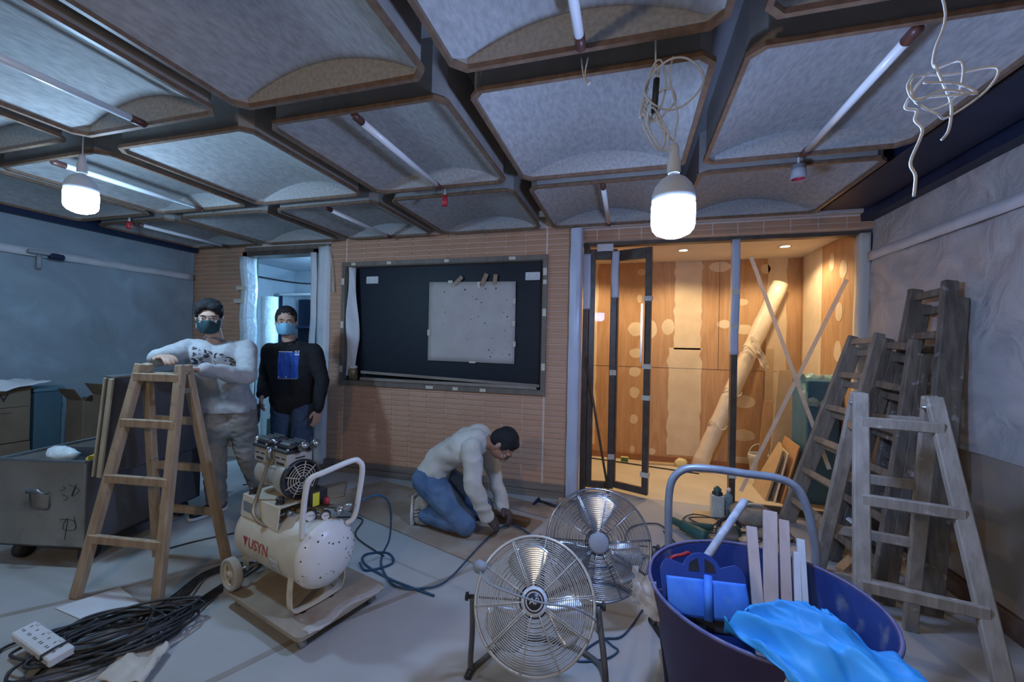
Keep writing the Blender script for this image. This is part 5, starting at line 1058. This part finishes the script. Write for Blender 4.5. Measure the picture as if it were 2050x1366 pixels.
def face(t, F_, body, s=1.0, look=0):
    for q in (-1, 1):
        e = MB().ball((q*.031*s, .080*s, -.006*s), (.015*s, .010*s, .0065*s), 12, F_).build('eye', mat('eye_white', (.55, .5, .46), rough=.3), t); MB().ball((q*.031*s, .087*s, -.006*s), (.0058*s, .005*s, .0058*s), 10, F_).build('iris', M['eye'], e)
        MB().tube([F_ @ P((q*.014)*s, .096*s, .013*s), F_ @ P(q*.03*s, .095*s, .018*s), F_ @ P(q*.048*s, .082*s, .013*s)], [.003*s, .0036*s, .002*s], 6).build('eyebrow', M['hair'], t)
def hair(t, F_, s=1.0, full=True, bang=0):
    E = lambda c, r: (None, tuple(q*s for q in r), F_ @ Matrix.Translation(V(c)*s))
    el = [E((0, -.025, .045), (.084, .098, .088)), E((0, -.055, .0), (.080, .068, .080))]
    if full: el += [E((.03, .035, .082), (.055, .045, .028)), E((-.03, .035, .082), (.055, .045, .028)), E((0, -.005, .098), (.07, .075, .032)), E((.055, .05, .055), (.022, .03, .03)), E((-.055, .05, .055), (.022, .03, .03)), E((.07, .02, .035), (.016, .03, .045)), E((-.07, .02, .035), (.016, .03, .045)), E((-.025, .072, .072), (.034, .018, .020)), E((.035, .070, .074), (.028, .018, .018))]
    else: el += [E((.072, .008, .03), (.012, .03, .04)), E((-.072, .008, .03), (.012, .03, .04)), E((0, .02, .09), (.055, .045, .028))]
    p = F_ @ P(0, .095*s, .045*s); return organic('hair', [], M['hair'], t, .006, 3, .0025, 60, el)
def mask(t, F_, m, s=1.0):
    def fn(u, v):
        a = (u-.5)*2.5; z = -.018-.085*v+.0; r = (.098-.022*(v-.45)**2*2.5)*s
        y = r*math.cos(a)*(1.12 if abs(u-.5) < .5 else 1)+(.018*math.exp(-((u-.5)*7)**2)*(1-v))*s; x = .080*math.sin(a)*s*(1-.22*v*v)
        zz = z*s-.012*s*math.cos(a)*v+(.006*s*math.exp(-((u-.5)*6)**2) if v < .2 else 0)+.004*s*math.sin(v*19)*.3
        return F_ @ P(x, y, zz)
    o = MB().grid(fn, 22, 14).build('face_mask', m, t, solid=.002)
    for q in (-1, 1):
        b = MB(); b.tube(spline([F_ @ P(q*.076*s, .03*s, -.03*s), F_ @ P(q*.079*s, .005*s, .005*s), F_ @ P(q*.080*s, -.014*s, -.01*s), F_ @ P(q*.074*s, .03*s, -.085*s)], 5), .0015, 5); b.build('ear_loop', M['white_pl'], o)
    return o
def glasses(t, F_, m, s=1.0):
    b = MB()
    for q in (-1, 1):
        b.tube([F_ @ P((q*.033+.024*math.cos(a))*s, .104*s, (-.006+.016*math.sin(a))*s) for a in [2*math.pi*k/16 for k in range(16)]], .0015*s, 5, True)
        b.tube([F_ @ P(q*.057*s, .103*s, 0), F_ @ P(q*.082*s, .06*s, 0), F_ @ P(q*.086*s, -.01*s, -.002)], .0015*s, 5)
    b.tube([F_ @ P(-.009*s, .105*s, 0), F_ @ P(.009*s, .105*s, 0)], .0015*s, 5); return b.build('glasses', m, t)
def torso(pel, wst, chs, side, wsc=1.0, fat=0):
    """pelvis, waist, chest centres and the side direction"""
    c = []; s = V(side).normalized(); pel, wst, chs = V(pel), V(wst), V(chs)
    for k in (-1, 1):
        c.append((pel+s*.075*k*wsc, .098+fat, wst+s*.062*k*wsc, .092+fat)); c.append((wst+s*.062*k*wsc, .092+fat, chs+s*.085*k*wsc, .102+fat))
        c.append((chs+s*.085*k*wsc, .102+fat, chs+s*.07*k*wsc+(chs-wst).normalized()*.10, .085))
    return c
def limb(a, b, c, r0, r1, r2): return [(a, r0, b, r1), (b, r1, c, r2)]
def grow(caps, d): return [(p, r+d, q, s+d) for p, r, q, s in caps]
def shoe(t, ank, toe, m, sole, s=1.0):
    ank, toe = V(ank), V(toe); d = (toe-ank); d.z = 0; d.normalize(); n_ = P(-d.y, d.x, 0); F_ = Matrix((d, n_, P(0, 0, 1))).transposed().to_4x4(); F_.translation = V((ank.x, ank.y, 0))
    g = lambda x, y, z: F_ @ P(x*s, y*s, z*s)
    caps = [(g(-.045, 0, .055), .040*s, g(.05, 0, .050), .040*s), (g(.05, 0, .050), .040*s, g(.155, .0, .040), .034*s), (g(-.03, 0, .06), .036*s, g(-.02, 0, .10), .042*s), (g(.10, .012, .036), .03*s, g(.16, .006, .036), .030*s)]
    o = organic('shoe', caps, m, t, .008, 5, cut=[(P(0, 0, .018), P(0, 0, -1))])
    pts = [(-.09, -.02), (-.09, .02), (-.06, .038), (.05, .04), (.13, .046), (.19, .03), (.20, 0), (.19, -.03), (.13, -.044), (.05, -.038), (-.06, -.038)]
    MB().prism([(x*s, y*s) for x, y in pts], .022*s, F_, .004).build('sole', sole, o, bevel=.004); return o

# --- worker 1: grey sweater, leaning on the ladder
M['sweat1'] = mat('grey_sweater', (.40, .41, .41), (.47, .48, .48), .9, sc=30, sheen=.2, bump=.15, bs=200)
M['pants1'] = mat('dusty_trousers', (.25, .225, .19), (.32, .29, .25), .85, sc=5, bump=.2, bs=150, c3=(.20, .19, .17), sc3=4, amt3=.55)
t = thing('person', (-3.08, 2.6, 0), 'person in a grey printed sweater and dark face mask leaning on the ladder', 'person')
pel, wst, chs = P(-3.06, 2.52, .86), P(-3.05, 2.47, .98), P(-3.00, 2.38, 1.18); sd = P(.82, .57, 0).normalized()
hc = P(-2.985, 2.29, 1.553); fw = P(.72, -.66, -.16); neckb = P(-3.0, 2.36, 1.36)
shR, shL = chs-sd*.185+P(0, 0, .135), chs+sd*.185+P(0, 0, .135)
elR, wrR = P(-3.04, 1.99, 1.25), P(-2.77, 1.84, 1.275); elL, wrL = P(-2.58, 2.26, 1.13), P(-2.60, 1.98, 1.19)
kR, aR = P(-3.12, 2.46, .47), P(-3.15, 2.52, .09); kL, aL = P(-2.97, 2.62, .47), P(-3.0, 2.80, .09)
arms = limb(shR, elR, wrR, .052, .042, .028)+limb(shL, elL, wrL, .052, .042, .028)
legs = limb(pel-sd*.085, kR, aR, .085, .058, .042)+limb(pel+sd*.085, kL, aL, .085, .058, .042)
tor = torso(pel, wst, chs, sd)+[(chs+P(0, 0, .10), .07, shR, .055), (chs+P(0, 0, .10), .07, shL, .055)]
el, HF = head_parts(hc, fw, P(0, 0, 1))
hR = hand(wrR, P(.85, -.25, -.04), P(0, 0, -1), -1, .45, 1.02); hL = hand(wrL, P(-.75, -.6, .05), P(0, -.3, -1), 1, .5, 1.02)
body = organic('body', arms+legs+grow(tor, -.02)+[(neckb-P(0, 0, .02), .056, hc+P(0, .02, -.06), .050)]+hR+hL, M['skin'], t, .0065, 3, ells=el)
organic('sweater', grow(arms, .017)+[(elR, .058, elR.lerp(wrR, .3), .055)]+grow(tor, .016)+[(pel-sd*.075, .122, pel+sd*.075, .122)], M['sweat1'], t, .010, 9, .007, 8, cut=[(P(0, 0, .815), P(0, 0, -1))], wst=(1, 1, .7))
MB().tube([neckb+P(.070*math.cos(a), .062*math.sin(a)-.004, .020-.022*math.sin(-a)*-1) for a in [2*math.pi*k/20 for k in range(20)]], .010, 8, True).build('neckband', mat('neckband', (.20, .20, .20), rough=.9), t)
organic('trousers', grow(legs, .024)+[(pel-sd*.08, .104, pel+sd*.08, .104), (pel-sd*.085-P(0, 0, .08), .104, kR.lerp(pel, .5), .092), (pel+sd*.085-P(0, 0, .08), .104, kL.lerp(pel, .5), .092), (kR, .078, aR, .068), (kL, .078, aL, .068), (aR, .066, aR+P(0, -.0, .02), .07), (aL, .066, aL+P(0, 0, .02), .07)], M['pants1'], t, .011, 7, .008, 10, wst=(1, 1, 1.6), cut=[(P(0, 0, .90), P(0, 0, 1))])
hair(t, HF, 1.02, True); face(t, HF, body); mask(t, HF, mat('dark_mask', (.015, .05, .055), (.02, .065, .07), .7, sc=20)); glasses(t, HF, M['metal'])
print1 = MB(); rr = random.Random(4); FC = frame(chs+P(0, 0, .06), P(.57, -.80, .22), sd)
def onfront(o, F_, w_, h_, name, m, parent, pts_list, lift=.004):
    """flat print laid on the garment by projecting points back onto it"""
    from mathutils.bvhtree import BVHTree
    me = o.data; L = ROOT[parent.name] if parent.name in ROOT else V((0, 0, 0)); bv = BVHTree.FromPolygons([v.co+L for v in me.vertices], [list(p.vertices) for p in me.polygons])
    z = (F_.to_3x3() @ P(0, 0, 1)).normalized(); b = MB()
    for poly in pts_list:
        q = []
        for x, y in poly:
            s_ = F_ @ P(x, y, .4); h = bv.ray_cast(s_, -z); q.append((h[0] if h[0] else F_ @ P(x, y, .1))+z*lift)
        n = len(q); b.add(q, [tuple(range(n))])
    return b, z
sw = next(c for c in t.children if c.name.startswith('sweater'))
polys = []
for k in range(60):
    x, y = rr.uniform(-.12, .14), rr.uniform(-.09, .03); y -= .25*x; a = rr.uniform(0, 3.1); l1, l2 = rr.uniform(.008, .024), rr.uniform(.003, .008)
    polys.append([(x+l1*math.cos(a), y+l1*.6*math.sin(a)), (x-l2*math.sin(a), y+l2*math.cos(a)), (x-l1*math.cos(a), y-l1*.6*math.sin(a)), (x+l2*math.sin(a), y-l2*math.cos(a))])
b, _ = onfront(sw, FC, 0, 0, '', None, t, polys); b.build('chest_print', M['blackpl'], t)
shoe(t, (-3.15, 2.51, 0), (-3.17, 2.33, 0), M['blackpl'], M['cable_w']); shoe(t, (-3.0, 2.80, 0), (-2.93, 2.62, 0), M['blackpl'], M['cable_w'])

# --- worker 2: black sweater with a blue print
M['sweat2'] = mat('black_sweater', (.011, .011, .013), (.016, .016, .018), .9, sc=30, bump=.15, bs=200)
M['jeans'] = mat('blue_jeans', (.035, .065, .13), (.06, .10, .18), .85, sc=8, bump=.25, bs=200)
t = thing('person', (-2.9, 3.02, 0), 'person in a black sweater with blue print and light blue face mask standing', 'person')
pel, wst, chs = P(-2.90, 3.02, .86), P(-2.90, 3.01, .98), P(-2.91, 3.0, 1.18); sd = P(.90, .42, 0).normalized()
hc = P(-2.955, 2.965, 1.562); fw = P(.66, -.74, -.08); neckb = P(-2.945, 3.0, 1.365)
shR, shL = chs-sd*.185+P(0, 0, .115), chs+sd*.185+P(0, 0, .115)
elR, wrR = P(-3.20, 3.0, 1.06), P(-3.075, 2.85, .915); elL, wrL = P(-2.635, 3.06, 1.04), P(-2.60, 2.98, .80)
kR, aR = P(-3.02, 3.0, .47), P(-3.03, 3.05, .09); kL, aL = P(-2.79, 3.0, .47), P(-2.78, 3.05, .09)
arms = limb(shR, elR, wrR, .052, .042, .028)+limb(shL, elL, wrL, .052, .042, .028)
legs = limb(pel-sd*.085, kR, aR, .085, .058, .042)+limb(pel+sd*.085, kL, aL, .085, .058, .042)
tor = torso(pel, wst, chs, sd, 1.05, .008)+[(chs+P(0, 0, .10), .07, shR, .055), (chs+P(0, 0, .10), .07, shL, .055)]
el, HF = head_parts(hc, fw, P(0, 0, 1), 1.04)
hR = hand(wrR, P(.28, -.45, -.75), P(.5, .4, -.3), -1, .55, 1.02); hL = hand(wrL, P(.0, -.15, -1), P(-.9, .1, 0), -1, .35, 1.02)
body = organic('body', arms+legs+grow(tor, -.02)+[(neckb-P(0, 0, .02), .056, hc+P(0, .02, -.06), .050)]+hR+hL, M['skin'], t, .0065, 3, ells=el)
sw = organic('sweater', grow(arms, .018)+grow(tor, .014)+[(pel-sd*.07+P(0, 0, -.03), .118, pel+sd*.07+P(0, 0, -.03), .118)], M['sweat2'], t, .010, 9, .006, 7)
MB().tube([neckb+P(.068*math.cos(a), .060*math.sin(a)-.004, .018+.02*math.sin(a)) for a in [2*math.pi*k/20 for k in range(20)]], .010, 8, True).build('neckband', M['sweat2'], t)
organic('trousers', grow(legs, .020)+[(pel-sd*.08+P(0, 0, -.02), .105, pel+sd*.08+P(0, 0, -.02), .105), (kR, .074, aR, .062), (kL, .074, aL, .062)], M['jeans'], t, .011, 7, .006, 10, wst=(1, 1, 1.6))
hair(t, HF, 1.04, False); face(t, HF, body, 1.04); mask(t, HF, mat('surgical_mask', (.20, .50, .68), (.26, .58, .76), .8, sc=20), 1.04)
FC = frame(chs+P(.01, 0, -.015), P(.42, -.90, .08), sd)
gx = [-.085+.17*i/10 for i in range(11)]; gy = [-.115+.23*i/12 for i in range(13)]
b, _ = onfront(sw, FC, 0, 0, '', None, t, [[(gx[i], gy[j]), (gx[i+1], gy[j]), (gx[i+1], gy[j+1]), (gx[i], gy[j+1])] for i in range(10) for j in range(12)])
pr_ = b.build('chest_print', mat('blue_print', (.012, .06, .33), (.03, .12, .50), .7, sc=22, st=(3, 3, .6)), t)
b, _ = onfront(sw, FC, 0, 0, '', None, t, [[(-.085+.11*i/6, .113), (-.085+.11*(i+1)/6, .113), (-.085+.11*(i+1)/6, .119), (-.085+.11*i/6, .119)] for i in range(6)]+[[(-.08, -.112), (-.015, -.112), (-.015, -.098), (-.08, -.098)]]+[[(-.08+.155*i/6, -.121), (-.08+.155*(i+1)/6, -.121), (-.08+.155*(i+1)/6, -.1175), (-.08+.155*i/6, -.1175)] for i in range(6)]+[[(.045, .087), (.085, .087), (.085, .096), (.045, .096)]], .006); b.build('print_lines', M['white_pl'], t)
_z = FC.to_3x3() @ P(0, 0, 1)
from mathutils.bvhtree import BVHTree
_bv = BVHTree.FromPolygons([v.co+ROOT[t.name] for v in sw.data.vertices], [list(p.vertices) for p in sw.data.polygons])
_h = _bv.ray_cast(FC @ P(.065, .11, .4), -_z)[0]
MT = FC.copy(); MT.translation = _h+_z*.005
text('97', .042, 'print_lettering', M['white_pl'], t, MT, .0006)
shoe(t, (-3.03, 3.05, 0), (-3.06, 2.86, 0), M['blackpl'], M['cable_w']); shoe(t, (-2.78, 3.05, 0), (-2.75, 2.86, 0), M['blackpl'], M['cable_w'])
tt = thing('heat_gun', (-3.04, 2.72, .75), 'black and silver tool hanging from the hand of the worker in black', 'power tool')
MB().tube([P(-3.03, 2.77, .84), P(-3.02, 2.76, .73)], .016, 10).build('grip', M['blackpl'], tt); MB().tube([P(-3.08, 2.80, .73), P(-3.0, 2.72, .715), P(-2.95, 2.67, .70)], [.024, .03, .022], 14).build('body', M['blackpl'], tt); MB().tube([P(-2.95, 2.67, .70), P(-2.91, 2.63, .69)], [.022, .015], 14).build('nozzle', M['metal'], tt)

# --- worker 3: kneeling, cream shirt, blue jeans
M['shirt3'] = mat('cream_shirt', (.52, .51, .45), (.60, .59, .53), .9, sc=12, bump=.15, bs=180)
M['jeans3'] = mat('faded_jeans', (.07, .13, .24), (.13, .21, .34), .85, sc=7, bump=.25, bs=200)
M['glove'] = mat('dark_glove', (.045, .032, .03), (.10, .075, .07), .7, sc=14)
t = thing('person', (-1.3, 2.9, .013), 'person in a cream shirt and jeans kneeling bent over the floor', 'person')
sd = P(.12, -1, 0).normalized()      # towards the camera side
pel, wst, chs = P(-1.44, 2.88, .37), P(-1.36, 2.88, .51), P(-1.17, 2.88, .63)
hc = P(-.865, 2.86, .665); fw = P(.42, -.05, -.90); neckb = P(-1.03, 2.88, .665)
shN, shF = P(-1.07, 2.88, .655)+sd*.17, P(-1.07, 2.88, .655)-sd*.17
elN, wrN = P(-1.02, 2.68, .40), P(-.945, 2.76, .17); elF, wrF = P(-1.0, 3.06, .40), P(-.90, 3.0, .16)
hN, hF = pel+sd*.10, pel-sd*.10
kN, aN = P(-1.10, 2.74, .105), P(-1.44, 2.80, .10); kF, aF = P(-1.07, 3.05, .105), P(-1.42, 2.98, .10)
arms = limb(shN, elN, wrN, .052, .042, .028)+limb(shF, elF, wrF, .052, .042, .028)
legs = limb(hN, kN, aN, .085, .062, .042)+limb(hF, kF, aF, .085, .062, .042)
tor = torso(pel, wst, chs, sd)+[(chs+P(.10, 0, .03), .075, shN, .056), (chs+P(.10, 0, .03), .075, shF, .056)]
el, HF = head_parts(hc, fw, P(.90, 0, .42), .98)
hN_ = hand(wrN, P(.45, .15, -.42), P(-.3, .3, -.8), 1, .75, 1.0); hF_ = hand(wrF, P(.5, -.25, -.35), P(-.2, -.3, -.9), -1, .75, 1.0)
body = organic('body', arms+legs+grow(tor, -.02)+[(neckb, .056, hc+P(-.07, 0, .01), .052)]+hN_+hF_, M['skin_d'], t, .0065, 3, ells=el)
organic('glove', grow(hN_, .004), M['glove'], t, .006, 2); organic('glove', grow(hF_, .004), M['glove'], t, .006, 2)
organic('shirt', grow(arms, .020)+grow(tor, .012)+[(pel-sd*.07+P(.02, 0, .02), .115, pel+sd*.07+P(.02, 0, .02), .115)], M['shirt3'], t, .010, 8, .009, 6, wst=(.7, 1, 1.2))
MB().tube([neckb+P(.012+.025*math.sin(a), .062*math.cos(a), .0+.062*math.sin(a)) for a in [2*math.pi*k/20 for k in range(20)]], .009, 8, True).build('collar', M['shirt3'], t)
organic('jeans', grow(legs, .018)+[(hN, .112, hF, .112), (hN, .110, kN.lerp(hN, .4), .092), (hF, .110, kF.lerp(hF, .4), .092), (kN, .080, aN.lerp(kN, .15), .066), (kF, .080, aF.lerp(kF, .15), .066)], M['jeans3'], t, .010, 7, .007, 9)
hair(t, HF, .98, False); face(t, HF, body, .98); glasses(t, HF, M['cable_k'], .98)
for y, sx in ((2.80, 0), (2.98, .02)):
    g = lambda x, z, dy=0: P(-1.50+sx+x, y+dy, z+.013)
    o = organic('shoe', [(g(0, .18), .038, g(.0, .09), .042), (g(0, .09), .042, g(.0, .045), .036), (g(.0, .045), .034, g(.045, .035), .030), (g(.02, .18), .034, g(.05, .15), .036)], mat('trainer', (.42, .41, .36), (.52, .51, .46), .8, sc=20), t, .007, 4)
    pts = [(-.035, .0), (.035, .0), (.042, .05), (.044, .10), (.034, .17), (.03, .22), (-.03, .22), (-.034, .17), (-.044, .10), (-.042, .05)]
    SMx = Matrix(((0, 0, -1, -1.535+sx), (1, 0, 0, y), (0, 1, 0, .016), (0, 0, 0, 1)))
    MB().prism(pts, .018, SMx).build('sole', M['cable_w'], o, bevel=.003)
    b = MB()
    for k in range(3): b.beam(g(-.025+.004*k, .075+.025*k, -.040), g(.02+.004*k, .09+.025*k, -.041), .006, .004)
    b.build('stripes', M['blackpl'], o)
MB().tube([pel+sd*.118*math.cos(a)*1.35+P(.09*math.sin(a)*-.75, 0, .118*math.sin(a)+.05) for a in [2*math.pi*k/24 for k in range(24)]], .010, 6, True).build('belt', M['blackpl'], t) if False else None
